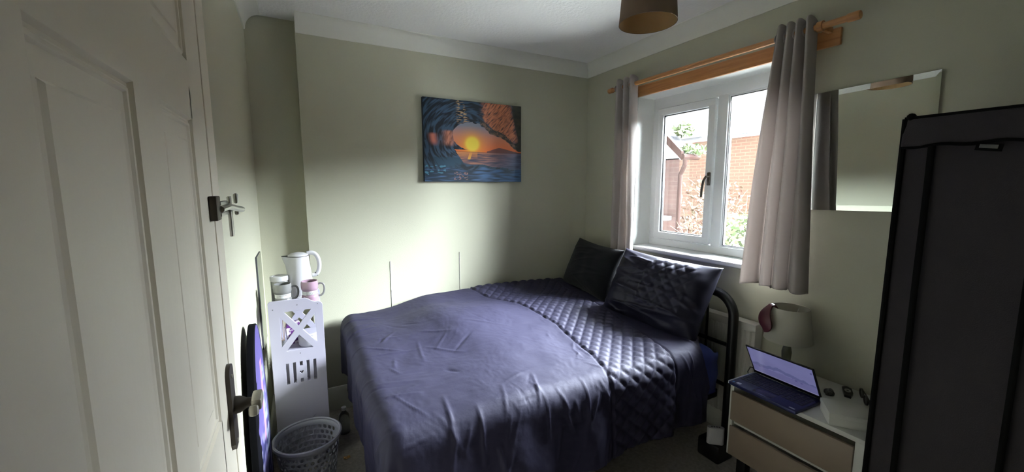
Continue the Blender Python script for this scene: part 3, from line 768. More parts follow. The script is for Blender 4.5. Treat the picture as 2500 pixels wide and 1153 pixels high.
# ------------------------------------------------------------------ canvas picture
def canvas_col(u, v):
    """u right, v up, both 0..1: a sunset seen through a breaking wave"""
    n1 = N(u*6, v*6, 1); n2 = N(u*24, v*24, 2); n3 = N(u*60, v*20, 5)
    def mix(a, b, t): t = max(0, min(1, t)); return tuple(a[i]*(1-t)+b[i]*t for i in range(3))
    # tube opening: ellipse centre
    cx, cy_ = .475, .545
    dx, dy = (u-cx), (v-cy_)
    ang = math.atan2(dy, dx); rad = math.hypot(dx/1.05, dy)
    lim = .215+.02*math.sin(ang*3+1)+.012*n2
    if dx > 0 and dy > -.16: lim = interp(dx, [(0, .215), (.12, .20), (.30, .26), (.5, .42)])+.014*n2; rad = abs(dy)*1.0 if dy > 0 else 0
    if dx > 0: top = interp(u, [(.47, .735), (.55, .725), (.62, .66), (.66, .60), (.74, .585), (.80, .56), (.86, .50), (.92, .43), (.97, .395)])+.018*n2
    else: top = 9
    left_b = u > .275+.012*n2 and ((dx < 0 and (dx/.205)**2+((v-.57)/.175)**2 < 1.0+.10*n2) or (dx >= 0 and v < top and v > .385) or (u > .30+(.385-v)*.9 and v < .40))
    hor = .375
    if left_b and v > hor:
        sky = mix((.80, .16, .03), (.62, .22, .12), (v-.38)/.16); sky = mix(sky, (.22, .24, .30), (v-.55)/.15)
        if u > .72: sky = mix(sky, (.42, .12, .05), (u-.72)*1.2)
        hill = .385+.048*math.exp(-((u-.75)/.09)**2)+.02*math.exp(-((u-.86)/.08)**2)+.004*n2
        if v < hill and u > .62: return mix((.16, .05, .04), (.10, .05, .05), (u-.7)*4)
        ds = math.hypot((u-.468)*1.28, (v-.475)*1.0)
        sky = mix(sky, (1.0, .42, .03), math.exp(-(ds/.13)**2)*.95); sky = mix(sky, (.95, .72, .07), 1 if ds < .065 else math.exp(-((ds-.065)/.03)**2))
        return sky
    if v <= hor and (u > .30+(hor-v)*.55 and v > .16+.10*(1-u)+.03*n1) :
        st = N(u*5, v*75, 3)+.6*N(u*14, v*130, 6)
        base = mix((.40, .17, .11), (.10, .13, .22), (u-.62)*2.6+(hor-v)*1.6)
        base = mix(base, (.05, .05, .09), .55+st*1.1) if v < hor-.02 else base
        if abs(u-(.455-(hor-v)*.25)) < .014 and v > .28: base = (.75, .38, .06)
        if u < .52: base = mix(base, (.72, .26, .07), .7*sstep(.27, .37, v))
        if abs(v-hor) < .005: base = (.05, .02, .02)
        return base
    # the wave body
    w_ang = math.atan2(v-.5, (u-.44)*1.25); w_rad = math.hypot((u-.44)*1.25, v-.5)
    streak = N(w_rad*34+n1*2, w_ang*2.5, 4)+.6*N(w_rad*75, w_ang*5, 8)
    base = mix((.006, .010, .018), (.035, .075, .13), .42+streak*1.9)
    if v < .30: base = mix(base, (.015, .05, .085), .35+1.6*n1+streak*.8)
    
    if v < .16+.05*n1: base = mix((.008, .022, .042), (.05, .12, .25), .05+.9*n1+1.3*N(u*9, v*46, 3)+.55*u)
    up = sstep(.55, .64, u+.10*(v-.85)+.05*n2+.03*N(u*9,v*60,4))*(1-sstep(.90, .96, u+.2*(v-.7)))*sstep(.47, .58, v+.25*(u-.62)*.0)*(1 if v > interp(u, [(.55, .80), (.62, .74), (.70, .66), (.80, .58), (.9, .50)]) else .0)
    if up > 0:
        s2 = N((u+v)*9, (u-v*.7)*60, 3)+.5*N((u+v)*20, (u-v)*90, 5); base = mix(base, mix((.62, .22, .11), (.06, .03, .03), .28+s2*1.1), up)
    if u > .55 and up <= .3 and v > .38 and u > .9: base = mix((.02, .025, .02), (.05, .045, .03), .5+n2)
    if .55 < u < .95 and abs(v-interp(u, [(.55, .74), (.62, .68), (.66, .62), (.74, .60), (.80, .57), (.86, .51), (.92, .44), (.97, .40)])-.02) < .035: base = mix((.03, .03, .028), (.20, .12, .08), .3+1.4*n2+N(u*70, v*70, 2))
    lf = math.exp(-((u-.235)/.045)**2)*sstep(.42, .48, v)*(1-sstep(.60, .64, v)); base = mix(base, (.62, .22, .12), lf*(.75+streak*.6))
    lf = math.exp(-((u-.085-.12*max(0, .55-v))/.03)**2)*sstep(.42, .5, v)*(1-sstep(.56, .60, v)); base = mix(base, (.60, .18, .12), lf)
    sp = sstep(.30, .34, u)*(1-sstep(.40, .44, u+.25*(v-.8)))*sstep(.70, .76, v)*(1 if N(u*26, v*70, 4) > .12 else 0); base = mix(base, (.52, .32, .16), sp*.9)
    if .28 < u < .42 and .02 < v < .12 and N(u*40, v*70, 9) > .15: base = mix(base, (.35, .17, .14), .7)
    if .08 < v < .20 and u < .2 and N(u*22, v*40, 12) > .22: base = (.06, .19, .27)
    return base
CX0, CX1, CZ0, CZ1 = .787, 1.562, 1.535, 2.113
t = thing('canvas_picture', 'canvas print of a sunset inside a breaking wave on the sage wall', 'picture', ((CX0+CX1)/2, YB, CZ0))
bm = newbm(); bx(bm, CX0, CX1, YB-.034, YB-.001, CZ0, CZ1, bevel=.003); obj('stretched_canvas', bm, mat('canvas_sides', (.018, .030, .045), .8), t)
def color_grid(name, nu, nv, pos, colf, m, parent, attr='pattern'):
    me = bpy.data.meshes.new(name); vs_ = [pos(i/nu, j/nv) for j in range(nv+1) for i in range(nu+1)]
    fs = [(j*(nu+1)+i, j*(nu+1)+i+1, (j+1)*(nu+1)+i+1, (j+1)*(nu+1)+i) for j in range(nv) for i in range(nu)]
    me.from_pydata(vs_, [], fs)
    ca = me.color_attributes.new(attr, 'FLOAT_COLOR', 'POINT')
    for j in range(nv+1):
        for i in range(nu+1):
            c = colf(i/nu, j/nv); ca.data[j*(nu+1)+i].color = (max(0, c[0]), max(0, c[1]), max(0, c[2]), 1)
    for p in me.polygons: p.use_smooth = True
    me.materials.append(m); o = bpy.data.objects.new(name, me); C.objects.link(o)
    if parent:
        r = root_of(parent); me.transform((Matrix.Translation(r.location) @ r.rotation_euler.to_matrix().to_4x4()).inverted()); o.parent = parent
    return o
color_grid('printed_front', 380, 284, lambda u, v: (lerp(CX0+.0015, CX1-.0015, u), YB-.0345, lerp(CZ0+.0015, CZ1-.0015, v)), lambda u, v: tuple(.80*c for c in canvas_col(u, v)), attr_mat('wave_print', 'pattern', .55, .3), t)

# ------------------------------------------------------------------ pendant lamp
PXY = (1.195, 1.155); t = thing('pendant_lamp', 'brown drum pendant lampshade with a frosted bulb hanging from the ceiling', 'lamp', (*PXY, ZC))
def at(x, y, z): return Matrix.Translation((x, y, z))
ZB_ = 2.105; SH = .19
bm = newbm(); lathe(bm, [(.105, 0), (.091, SH), (.0895, SH), (.1035, 0)], 56, at(*PXY, ZB_), closed=True)
sh = obj('lamp_shade', bm, M['shade'], t)
bm = newbm(); lathe(bm, [(.1030, .001), (.0890, SH-.001)], 56, at(*PXY, ZB_)); obj('shade_lining', bm, M['shadein'], sh)
bm = newbm()
for i in range(3):
    a = i*2*PI/3+.4; tube(bm, [(PXY[0]+.018*math.cos(a), PXY[1]+.018*math.sin(a), ZB_+SH-.045), (PXY[0]+.090*math.cos(a), PXY[1]+.090*math.sin(a), ZB_+SH-.004)], .0015, 8)
lathe(bm, [(.018, 0), (.021, 0), (.021, .003), (.018, .003)], 24, at(*PXY, ZB_+SH-.047), closed=True); obj('shade_carrier', bm, M['steel'], sh)
bm = newbm(); lathe(bm, [(0, 0), (.012, .0015), (.022, .008), (.028, .020), (.030, .033), (.027, .048), (.018, .068), (.014, .080), (0, .080)], 32, at(*PXY, ZB_+.052)); obj('light_bulb', bm, M['bulb'], t)
bm = newbm(); lathe(bm, [(0, 0), (.017, 0), (.019, .03), (.012, .05), (0, .052)], 24, at(*PXY, ZB_+.128)); obj('lamp_holder', bm, M['plastic'], t)
bm = newbm(); tube(bm, [(*PXY, ZB_+.17), (*PXY, ZC-.02)], .003, 8); obj('flex', bm, M['plastic'], t)
bm = newbm(); lathe(bm, [(0, -.035), (.02, -.034), (.035, -.02), (.042, 0), (0, 0)], 28, at(*PXY, ZC)); obj('ceiling_rose', bm, M['plastic'], t)

# ------------------------------------------------------------------ radiator
t = thing('radiator', 'off-white panel radiator on the wall behind the headboard', 'radiator', (2.185, 1.7, .13))
bm = newbm(); prof = []
y0, y1, xf = 1.222, 2.35, 2.150
n = 34; pts = []
for i in range(n):
    a = lerp(y0+.02, y1-.02, i/n); st = (y1-y0-.04)/n
    pts += [(xf+.008, a), (xf, a+st*.2), (xf, a+st*.6), (xf+.008, a+st*.8)]
poly = [(xf+.004, y0)]+pts+[(xf+.004, y1), (xf+.035, y1), (xf+.035, y0)]
prism(bm, poly, 'z', .165, .700); obj('front_panel', bm, M['radiator'], t)
bm = newbm(); bx(bm, xf+.001, XW-.018, y0-.001, y1+.001, .735, .745, bevel=.002); bx(bm, xf+.001, xf+.006, y0-.0005, y1+.0005, .700, .742, bevel=.002); obj('top_grille', bm, M['radiator'], t)
bm = newbm(); bx(bm, xf+.002, XW-.018, y0-.002, y0+.004, .13, .742, bevel=.002); obj('side_panel', bm, M['radiator'], t)
bm = newbm(); bx(bm, xf+.05, XW-.002, 1.4, 1.43, .2, .65); obj('wall_bracket', bm, M['radiator'], t)
bm = newbm(); bx(bm, xf+.05, XW-.002, 2.1, 2.13, .2, .65); obj('wall_bracket', bm, M['radiator'], t)

# ------------------------------------------------------------------ chest of drawers
t = thing('bedside_chest', 'low white chest with two beige drawers under the mirror', 'chest of drawers', (2.01, .85, 0))
cx0, cx1, cy0, cy1, cz0, cz1 = 1.79, 2.215, .582, 1.114, .19, .563
bm = newbm(); bx(bm, cx0, cx1, cy0-.002, cy1+.002, cz1-.020, cz1, bevel=.002); ct = obj('chest_top', bm, M['chest'], t)
bm = newbm()
bx(bm, cx0+.003, cx1, cy1-.018, cy1, cz0, cz1-.0205, bevel=.001); bx(bm, cx0+.003, cx1, cy0, cy0+.039, cz0, cz1-.0205, bevel=.001)
bx(bm, cx1-.008, cx1-.001, cy0+.018, cy1-.018, cz0, cz1-.0205); bx(bm, cx0+.01, cx1-.01, cy0+.018, cy1-.018, cz0, cz0+.015)
bx(bm, cx0+.02, cx1-.01, cy0+.018, cy1-.018, .349, .358)
obj('carcass', bm, M['chest'], t)
for z0, z1 in ((.372, .520), (.194, .343)):
    bm = newbm(); bx(bm, cx0-.004, cx0+.014, cy0+.040, cy1-.010, z0, z1, bevel=.004)
    d = obj('drawer', bm, M['drawer'], t, label='beige drawer front')
    bm = newbm(); bx(bm, cx0+.014, cx1-.03, cy0+.06, cy1-.04, z0+.01, z1-.03); obj('drawer_box', bm, M['chest'], d)
for x in (cx0+.05, cx1-.05):
    for y in (cy0+.06, cy1-.06):
        bm = newbm(); bx(bm, x-.022, x+.022, y-.022, y+.022, 0, cz0, bevel=.003); obj('foot', bm, M['black'], t)
CT = cz1

# ------------------------------------------------------------------ laptop
Lx, Ly = 1.845, .948
t = thing('laptop', 'blue laptop with a lit screen, half open on the chest', 'laptop', (Lx, Ly, CT), math.radians(-1.5))
def lbox(bm, x0, x1, y0, y1, z0, z1, b=0): return bx(bm, x0, x1, y0, y1, z0, z1, bevel=b)
bm = newbm(); lbox(bm, -.100, .100, -.147, .147, .0025, .018, .004); base = obj('laptop_base', bm, M['laptop'], t, local=True)
bm = newbm(); lbox(bm, -.100, .095, .1465, .1495, .006, .020, .001); obj('side_trim', bm, mat('pale_edge_trim', (.62, .64, .74), .3), base, local=True, label='pale metal edge')
bm = newbm()
for i in range(6):
    for j in range(15):
        if i == 0 and 4 < j < 10: continue
        x = -.022+i*.0178; y = -.128+j*.0183; lbox(bm, x-.0074, x+.0074, y-.0078, y+.0078, .0165, .0195, .0012)
lbox(bm, -.0296, -.0148, -.0390, .0415, .0165, .0195, .0012)
kb = obj('keyboard', bm, M['keys'], base, local=True)
bm = newbm(); lbox(bm, -.091, -.042, -.040, .044, .0172, .0184, .0004); obj('touchpad', bm, mat('touchpad', (.014, .016, .06), .25), base, local=True)
bm = newbm(); lbox(bm, -.088, -.070, .100, .120, .0172, .0183, .0002); obj('sticker', bm, M['silver'], base, local=True, label='pale square sticker')
bm = newbm(); lbox(bm, -.090, -.078, .128, .138, .0172, .0182, .0002); obj('sticker', bm, mat('blue_sticker', (.03, .16, .45), .4), base, local=True, label='blue sticker')
bm = newbm(); lbox(bm, -.088, -.078, -.135, -.112, .0172, .0182, .0002); obj('sticker', bm, M['silver'], base, local=True, label='pale sticker')
# lid hinges at the back and leans forward
LA = math.radians(30); LH = .182
LM = at(.098, 0, .020) @ Matrix.Rotation(-LA, 4, 'Y')
b = newbm(); bx(b, -.002, .004, -.147, .147, 0, LH, bevel=.002); bm = newbm(); merge(bm, b, LM); lid = obj('laptop_lid', bm, M['bezel'], t, local=True)
def scr(u, v):
    c = (.235, .235, .50)
    k = .10*N(u*3, v*3, 2)
    hl_ = .10*math.exp(-((u-.12-v*.10)/.05)**2)
    hills = .50+.05*N(u*6, 1)+.05*N(u*15, 2)-.28*abs(u-.45)
    c = tuple(x*(1+k) for x in c)
    if v < hills and v > hills-.13: c = (.16, .165, .38)
    if v < .30+.03*N(u*9, 5): c = (.20, .195, .44)
    for a, b__ in ((.12, .30), (.20, .33), (.70, .26), (.78, .24), (.97, .83)):
        if abs(u-a) < .018 and abs(v-b__) < .035: c = (.15, .14, .36)
    if v < .045: c = (.30, .29, .52)
    return tuple(x+hl_*.5 for x in c)
def spos(u, v): return (Matrix.Translation(t.location) @ t.rotation_euler.to_matrix().to_4x4() @ LM @ Vector((-.0024, lerp(.140, -.140, u), lerp(.020, LH-.007, v))))
color_grid('screen', 120, 60, spos, scr, attr_mat('lit_screen', 'pattern', .25, .3, emit=.17), lid, 'pattern')
bm = newbm(); tube(bm, [(.060, .150, .012), (.085, .175, .010), (.13, .19, .02), (.18, .205, .0), (.22, .21, -.06)], .0025, 8)
obj('charging_cable', bm, M['black'], t, local=True)

# ------------------------------------------------------------------ table lamp and sleep mask
t = thing('table_lamp', 'small lamp with a cream shade and clear base at the back of the chest', 'lamp', (2.095, 1.030, CT))
bm = newbm(); lathe(bm, [(0, 0), (.050, 0), (.052, .006), (.040, .014), (.018, .022), (.014, .05), (.020, .085), (.022, .12), (.014, .16), (.010, .175), (.010, .20), (0, .20)], 36); obj('lamp_base', bm, M['ceramicglass'], t, local=True)
bm = newbm(); lathe(bm, [(.103, .180), (.081, .345), (.0796, .345), (.1016, .180)], 56, closed=True); obj('lamp_shade', bm, M['cream'], t, local=True)
bm = newbm(); lathe(bm, [(.012, .2), (.014, .24), (.024, .265), (.028, .285), (.020, .310), (0, .318)], 24); obj('light_bulb', bm, M['bulb'], t, local=True)
bm = newbm()
for i in range(3):
    a = i*2*PI/3; tube(bm, [(.012*math.cos(a), .012*math.sin(a), .235), (.081*math.cos(a), .081*math.sin(a), .330)], .0015, 6)
obj('shade_carrier', bm, M['steel'], t, local=True)
# mask draped over the rim
bm = newbm(); rows = []
ctr = Vector((2.095, 1.030, CT)); ang0 = math.radians(142)
nu, nv = 40, 24
for i in range(nu+1):
    s = i/nu; row = []
    for j in range(nv+1):
        q_ = j/nv*2-1
        wd = (.012+.030*sstep(.12, .75, s))*math.sqrt(max(0, 1-max(0, (s-.72)/.28)**2))+.001
        if s < .18: rr_, zz = lerp(.060, .080, s/.18), .335+.020*math.sin(s/.18*PI/2)
        else: k = (s-.18)/.82; rr_ = .086+.040*k+.016*math.sin(k*PI); zz = .355-.110*k-.010*k*k
        an = ang0+(q_*wd+.020*s)/.10
        row.append(bm.verts.new(ctr+Vector((rr_*math.cos(an), rr_*math.sin(an), zz-.012*q_*s))))
    rows.append(row)
for i in range(nu):
    for j in range(nv): bm.faces.new((rows[i][j], rows[i+1][j], rows[i+1][j+1], rows[i][j+1]))
o = obj('sleep_mask', bm, [M['maroon'], M['maroondk']], sharp=180); tag(o, 'dark maroon satin sleep mask hung over the cream lampshade rim', 'sleep mask')
sm_ = o.modifiers.new('thick', 'SOLIDIFY'); sm_.thickness = .009; sm_.offset = 0; ss = o.modifiers.new('sub', 'SUBSURF'); ss.levels = 1; ss.render_levels = 1

# ------------------------------------------------------------------ things on the chest by the wardrobe
t = thing('white_box', 'white lidded box on the chest beside the dark wardrobe', 'box', (1.882, .690, CT), math.radians(-53))
bm = newbm(); bx(bm, -.070, .070, -.063, .063, 0, .038, bevel=.002); obj('box_body', bm, M['chest'], t, local=True)
bm = newbm(); bx(bm, -.072, .072, -.065, .065, .034, .052, bevel=.0025); obj('box_lid', bm, M['chest'], t, local=True)
bm = newbm(); b = bmesh.new(); bmesh.ops.create_icosphere(b, subdivisions=3, radius=.5)
for v in b.verts:
    v.co = Vector((v.co.x*.030, v.co.y*.038, max(v.co.z, -.32)*.040))*(1+.25*N(v.co.x*3, v.co.y*3, v.co.z*3)); v.co.z += .0125
merge(bm, b, at(2.055, .822, CT)); tag(obj('pebble', bm, mat('grey_speckled_stone', (.20, .20, .19), .6, var=(90, (.05, .05, .05), .4, .6)), sharp=60), 'small grey speckled pebble beside the laptop on the chest', 'pebble')
# sunglasses
t = thing('sunglasses', 'folded dark sunglasses lying on the chest behind the white box', 'sunglasses', (2.125, .725, CT), math.radians(-58))
for s_ in (-1, 1):
    bm = newbm(); poly = [(.026*math.cos(a)*(1.15 if abs(math.cos(a)) > .6 else 1), .019*math.sin(a)) for a in [2*PI*i/28 for i in range(28)]]
    pb = panel2d(poly, [[(x*.84, y*.80) for x, y in poly]], .005, .0006); merge(bm, pb, at(0, s_*.034, .022) @ Euler((PI/2, 0, PI/2)).to_matrix().to_4x4() )
    fr = obj('lens_frame', bm, M['bronze'], t, local=True)
    bm = newbm(); pb = panel2d([(x*.86, y*.82) for x, y in poly], [], .002, .0); merge(bm, pb, at(0, s_*.034, .022) @ Euler((PI/2, 0, PI/2)).to_matrix().to_4x4())
    obj('lens', bm, mat('smoked_lens', (.02, .02, .02), .08), fr, local=True)
bm = newbm(); tube(bm, [(0, -.010, .028), (-.003, 0, .031), (0, .010, .028)], .0025, 8)
for s_ in (-1, 1): tube(bm, [(.0, s_*.062, .030), (.006, s_*.064, .029), (.010+.004*(s_+1), s_*.045, .012), (.012+.004*(s_+1), -s_*.055, .006)], .0025, 8)
obj('arms_and_bridge', bm, M['bronze'], t, local=True)
t = thing('hair_clip', 'flat dark clip with a grey ring on the chest by the wall', 'hair clip', (2.15, .795, CT), math.radians(-62))
bm = newbm(); prism(bm, [(-.014, -.052), (.008, -.060), (.020, -.02), (.020, .03), (.004, .050), (-.014, .036)], 'z', .0, .011); obj('clip_body', bm, M['bezel'], t, local=True)
bm = newbm(); lathe(bm, [(.0055, .0), (.0115, .0), (.0115, .004), (.0055, .004)], 24, at(.002, -.004, .010) @ Matrix.Diagonal((1, 1.5, 1, 1)), closed=True); obj('ring', bm, M['steel'], t, local=True)
t = thing('small_bottle', 'tiny dark capped bottle at the chest edge against the wardrobe', 'bottle', (2.19, .640, CT))
bm = newbm(); lathe(bm, [(0, 0), (.013, 0), (.014, .004), (.014, .026), (.010, .031), (0, .031)], 24); obj('bottle_body', bm, M['bezel'], t, local=True)
bm = newbm(); lathe(bm, [(0, .031), (.010, .031), (.0105, .046), (.008, .049), (0, .049)], 24); obj('bottle_cap', bm, M['black'], t, local=True)

# ------------------------------------------------------------------ fabric wardrobe
t = thing('fabric_wardrobe', 'tall charcoal fabric wardrobe with black piping and zip strips', 'wardrobe', (1.93, .32, 0))
wx0, wx1, wy0, wy1, wz = 1.652, 2.20, .095, .535, 1.70
def cloth_side(fix, a0, a1, z0, z1, seed, n=40, k=90, axis='x', dirn=-1):
    bm = newbm(); rows = []
    for j in range(k+1):
        row = []
        for i in range(n+1):
            a = lerp(a0, a1, i/n); z = lerp(z0, z1, j/k); e = min(1, 6*min(i/n, 1-i/n))*min(1, 10*min(j/k, 1-j/k))
            d = e*(.010*N(a*5, z*2.2, seed)+.004*N(a*14, z*5, seed))
            row.append(bm.verts.new((fix+dirn*0+d, a, z) if axis == 'x' else (a, fix+d, z)))
        rows.append(row)
    for j in range(k):
        for i in range(n): bm.faces.new((rows[j][i], rows[j][i+1], rows[j+1][i+1], rows[j+1][i]))
    return bm
b = cloth_side(wx0, wy0, wy1, .02, wz, 3); b1 = cloth_side(wy1, wx0, wx1, .02, wz, 5, axis='y'); merge(b, b1); b1 = cloth_side(wx1, wy0, wy1, .02, wz, 7); merge(b, b1); b1 = cloth_side(wy0, wx0, wx1, .02, wz, 8, axis='y'); merge(b, b1)
bx(b, wx0, wx1, wy0, wy1, wz-.003, wz)
bmesh.ops.remove_doubles(b, verts=b.verts, dist=.0005)
obj('fabric_cover', b, M['wardrobe'], t)
bm = newbm(); rows = []
for j in range(13):
    row = []
    for i in range(61):
        z = wz+.001-.085*j/12; a = lerp(wy1+.003, wy0, i/60); row.append(bm.verts.new((wx0-.006-.003*math.sin(a*23+2)*j/12-.004*j/12, a, z+.003*N(a*8, 2)*j/12)))
    rows.append(row)
for j in range(12):
    for i in range(60): bm.faces.new((rows[j][i], rows[j][i+1], rows[j+1][i+1], rows[j+1][i]))
fl_ = obj('top_flap', bm, M['wardrobe'], t, sharp=180, label='fabric flap round the top')
mm = fl_.modifiers.new('thick', 'SOLIDIFY'); mm.thickness = .002
bm = newbm(); tube(bm, [(wx0-.010, lerp(wy1+.004, wy0, i/30), wz-.084-.003*math.sin(i*.8)) for i in range(31)], .005, 8); obj('piping', bm, M['piping'], fl_)
bm = newbm()
tube(bm, [(wx0-.004, wy1+.002, z) for z in (.02, .5, 1.0, 1.4, wz)], .008, 8); tube(bm, [(wx0-.005, y, wz+.001) for y in (wy1+.003, .4, .25, wy0)], .005, 8)
b = bmesh.new(); bmesh.ops.create_icosphere(b, subdivisions=2, radius=.012); merge(bm, b, at(wx0-.002, wy1-.010, wz+.004))
obj('piping', bm, M['piping'], t)
for y, wd in ((.470, .016), (.262, .014)):
    bm = newbm(); rows = [[bm.verts.new((wx0-.0125+.004*N(z*3, y*9, 2), y-.010*(wz-z)*.5+sgn*wd/2, z)) for sgn in (-1, 1)] for z in [.42+(wz-.085-.42)*i/40 for i in range(41)]]
    for a_, b_ in zip(rows, rows[1:]): bm.faces.new((a_[0], a_[1], b_[1], b_[0]))
    o = obj('zip_strip', bm, M['piping'], t, sharp=180); mm = o.modifiers.new('thick', 'SOLIDIFY'); mm.thickness = .003
bm = newbm(); box(bm, (wx0-.016, .358, wz-.100), (.003, .050, .018), Euler((.15, 0, 0)).to_matrix(), bevel=.001); tb = obj('strap_tab', bm, M['piping'], t)
bm = newbm(); box(bm, (wx0-.0185, .358, wz-.097), (.002, .034, .010), Euler((.15, 0, 0)).to_matrix(), bevel=.0005); obj('strap_buckle', bm, M['greytab'], tb, label='grey buckle')

# ------------------------------------------------------------------ charger on the floor
t = thing('cable_box', 'black box on the carpet between the bed and the chest', 'box', (1.955, 1.31, 0))
bm = newbm(); bx(bm, 1.905, 2.04, 1.225, 1.355, 0, .105, bevel=.012); obj('box_body', bm, M['black'], t)
t = thing('socket_tower', 'white rounded charging socket standing on the black box by the bed', 'charger', (1.925, 1.262, .105), math.radians(-42))
bm = newbm(); pts = [(.014*math.cos(a)+0, .014*math.sin(a)+(.027 if math.sin(a) >= 0 else -.027)) for a in [2*PI*i/40 for i in range(40)]]
pb = panel2d([(y, x) for x, y in pts], [], .090, .002); merge(bm, pb, at(0, 0, .047)); obj('tower_body', bm, M['plastic'], t, local=True)
bm = newbm()
for i in range(4): bx(bm, -.024+i*.0125, -.0155+i*.0125, -.005, .005, .0925, .0955)
obj('socket', bm, M['greymug'], t, local=True, label='grey sockets')

# ------------------------------------------------------------------ narrow cut-out shelf unit
t = thing('shelf_unit', 'narrow white shelf unit with cross and heart cut-outs in the alcove', 'shelf', (-.045, 2.46, 0))
SX0, SX1, SY0, SY1 = -.170, .078, 2.30, 2.63
def star_arc(cx_, cz_, r, a0, a1, n): return [(cx_+r*math.cos(a0+(a1-a0)*i/n), cz_+r*math.sin(a0+(a1-a0)*i/n)) for i in range(n+1)]
def end_outline():
    o_ = [(SX0, .006), (SX1, .006), (SX1, .875)] + star_arc(SX1-.022, .875, .022, 0, PI/2, 6)
    o_ += [(SX1-.035, .897), (SX1-.050, .903), (SX1-.066, .916), (SX1-.080, .921), (SX0+.008, .921), (SX0, .913)]
    return o_
wx_0, wx_1, wz_0, wz_1 = -.123, .043, .650, .862; bw = .0155
def line_pt(p, q, t_): return (p[0]+(q[0]-p[0])*t_, p[1]+(q[1]-p[1])*t_)
cxm, czm = (wx_0+wx_1)/2, (wz_0+wz_1)/2
holes = [
 [(wx_0+bw*1.2, wz_1), (wx_1-bw*1.2, wz_1), (cxm, czm+bw*1.5)],
 [(wx_0+bw*1.2, wz_0), (cxm, czm-bw*1.5), (wx_1-bw*1.2, wz_0)],
 [(wx_0, wz_0+bw*1.5), (wx_0, wz_1-bw*1.5), (cxm-bw*1.2, czm)],
 [(wx_1, wz_0+bw*1.5), (cxm+bw*1.2, czm), (wx_1, wz_1-bw*1.5)]]
for k, sx_ in enumerate((-.104, -.072, -.040, -.008, .024)):
    if k == 2: holes += [[(sx_-.008, .585), (sx_+.008, .585), (sx_+.008, .560), (sx_-.008, .560)], [(sx_-.008, .492), (sx_+.008, .492), (sx_+.008, .470), (sx_-.008, .470)]]
    else:
        holes.append([(sx_-.008, .470), (sx_+.008, .470), (sx_+.008, .585), (sx_-.008, .585)])
# heart
hz = .526; heart = [(-.040+.0098*(math.sin(a)**3)*1.05, hz+.0007*(13*math.cos(a)-5*math.cos(2*a)-2*math.cos(3*a)-math.cos(4*a))) for a in [2*PI*i/26 for i in range(26)]]
holes.append(heart)
def leafc(x, z, s_): return [(x, z), (x+s_*.006, z+.018), (x+s_*.020, z+.036), (x+s_*.034, z+.046), (x+s_*.026, z+.030), (x+s_*.014, z+.012)]
holes += [[(-.075, .215), (-.070, .240), (-.058, .262), (-.060, .236), (-.066, .212)], [(-.022, .232), (-.010, .258), (.018, .276), (.002, .255), (-.012, .228)],
          [(-.075, .185), (-.066, .188), (-.058, .160), (-.066, .152)], [(-.022, .200), (-.012, .196), (.004, .168), (-.008, .170)]]
for y in (SY0, SY1-.012):
    pb = panel2d(end_outline(), holes, .011, .0008); bm = newbm()
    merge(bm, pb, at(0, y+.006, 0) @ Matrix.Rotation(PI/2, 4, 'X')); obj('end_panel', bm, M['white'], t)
for z in (.872, .622, .345, .060):
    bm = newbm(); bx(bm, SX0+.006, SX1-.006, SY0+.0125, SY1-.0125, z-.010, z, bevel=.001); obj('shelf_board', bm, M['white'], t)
    if z > .8: continue
    bm = newbm(); bx(bm, SX0+.004, SX0+.0095, SY0+.0125, SY1-.0125, z, z+.035, bevel=.001); obj('shelf_rail', bm, M['white'], t)
    bm = newbm(); bx(bm, SX1-.0095, SX1-.004, SY0+.0125, SY1-.0125, z, z+.035, bevel=.001); obj('shelf_rail', bm, M['white'], t)
for (x, z) in ((-.040, .892), (-.040, .630), (-.150, .880), (.055, .885)):
    bm = newbm(); lathe(bm, [(0, 0), (.0025, 0), (.0022, .001), (0, .0012)], 12, at(x, SY0, z) @ Matrix.Rotation(PI/2, 4, 'X')); obj('screw', bm, M['greytab'], t)
ST = .872; SM = .622

# kettle
t = thing('kettle', 'white electric kettle with a black rim on top of the shelf unit', 'kettle', (-.022, 2.535, ST))
bm = newbm(); lathe(bm, [(0, 0), (.066, 0), (.069, .006), (.069, .016), (.064, .020), (0, .020)], 44); obj('power_base', bm, M['plastic'], t, local=True)
bm = newbm(); rows = []
segs = 56; prof = [(.066, .021), (.068, .030), (.067, .060), (.065, .10), (.061, .15), (.057, .19), (.0545, .222), (.0535, .240)]
for k, (r, z) in enumerate(prof):
    row = []
    for i in range(segs):
        a = 2*PI*i/segs; sp = sstep(.16, .24, z)*math.exp(-((abs(((a-PI+PI) % (2*PI))-PI))/.30)**2)*.028
        fl = .0008*math.cos(a*28)*(1 if z < .19 else 0)
        rr_ = r+sp+fl; row.append(bm.verts.new((rr_*math.cos(a), rr_*math.sin(a), z+sp*.10)))
    rows.append(row)
for a_, b_ in zip(rows, rows[1:]):
    for i in range(segs): bm.faces.new((a_[i], a_[(i+1) % segs], b_[(i+1) % segs], b_[i]))
bm.faces.new(rows[0][::-1])
kb_ = obj('kettle_body', bm, M['plastic'], t, local=True)
bm = newbm(); tube(bm, [(( .0540+.028*math.exp(-((abs(((2*PI*i/56) % (2*PI))-PI))/.30)**2))*math.cos(2*PI*i/56), (.0540+.028*math.exp(-((abs(((2*PI*i/56) % (2*PI))-PI))/.30)**2))*math.sin(2*PI*i/56), .2415+.003*math.exp(-((abs(((2*PI*i/56) % (2*PI))-PI))/.30)**2)) for i in range(57)], .0016, 8)
obj('rim_line', bm, M['bezel'], kb_, local=True)
bm = newbm(); lathe(bm, [(.0525, .242), (.050, .249), (.038, .256), (.018, .260), (0, .261)], 44); obj('kettle_lid', bm, M['plastic'], t, local=True)
bm = newbm(); hp = [(.045, 0, .252), (.066, 0, .256), (.086, 0, .248), (.100, 0, .226), (.106, 0, .195), (.105, 0, .165), (.098, 0, .138), (.084, 0, .124), (.066, 0, .124)]
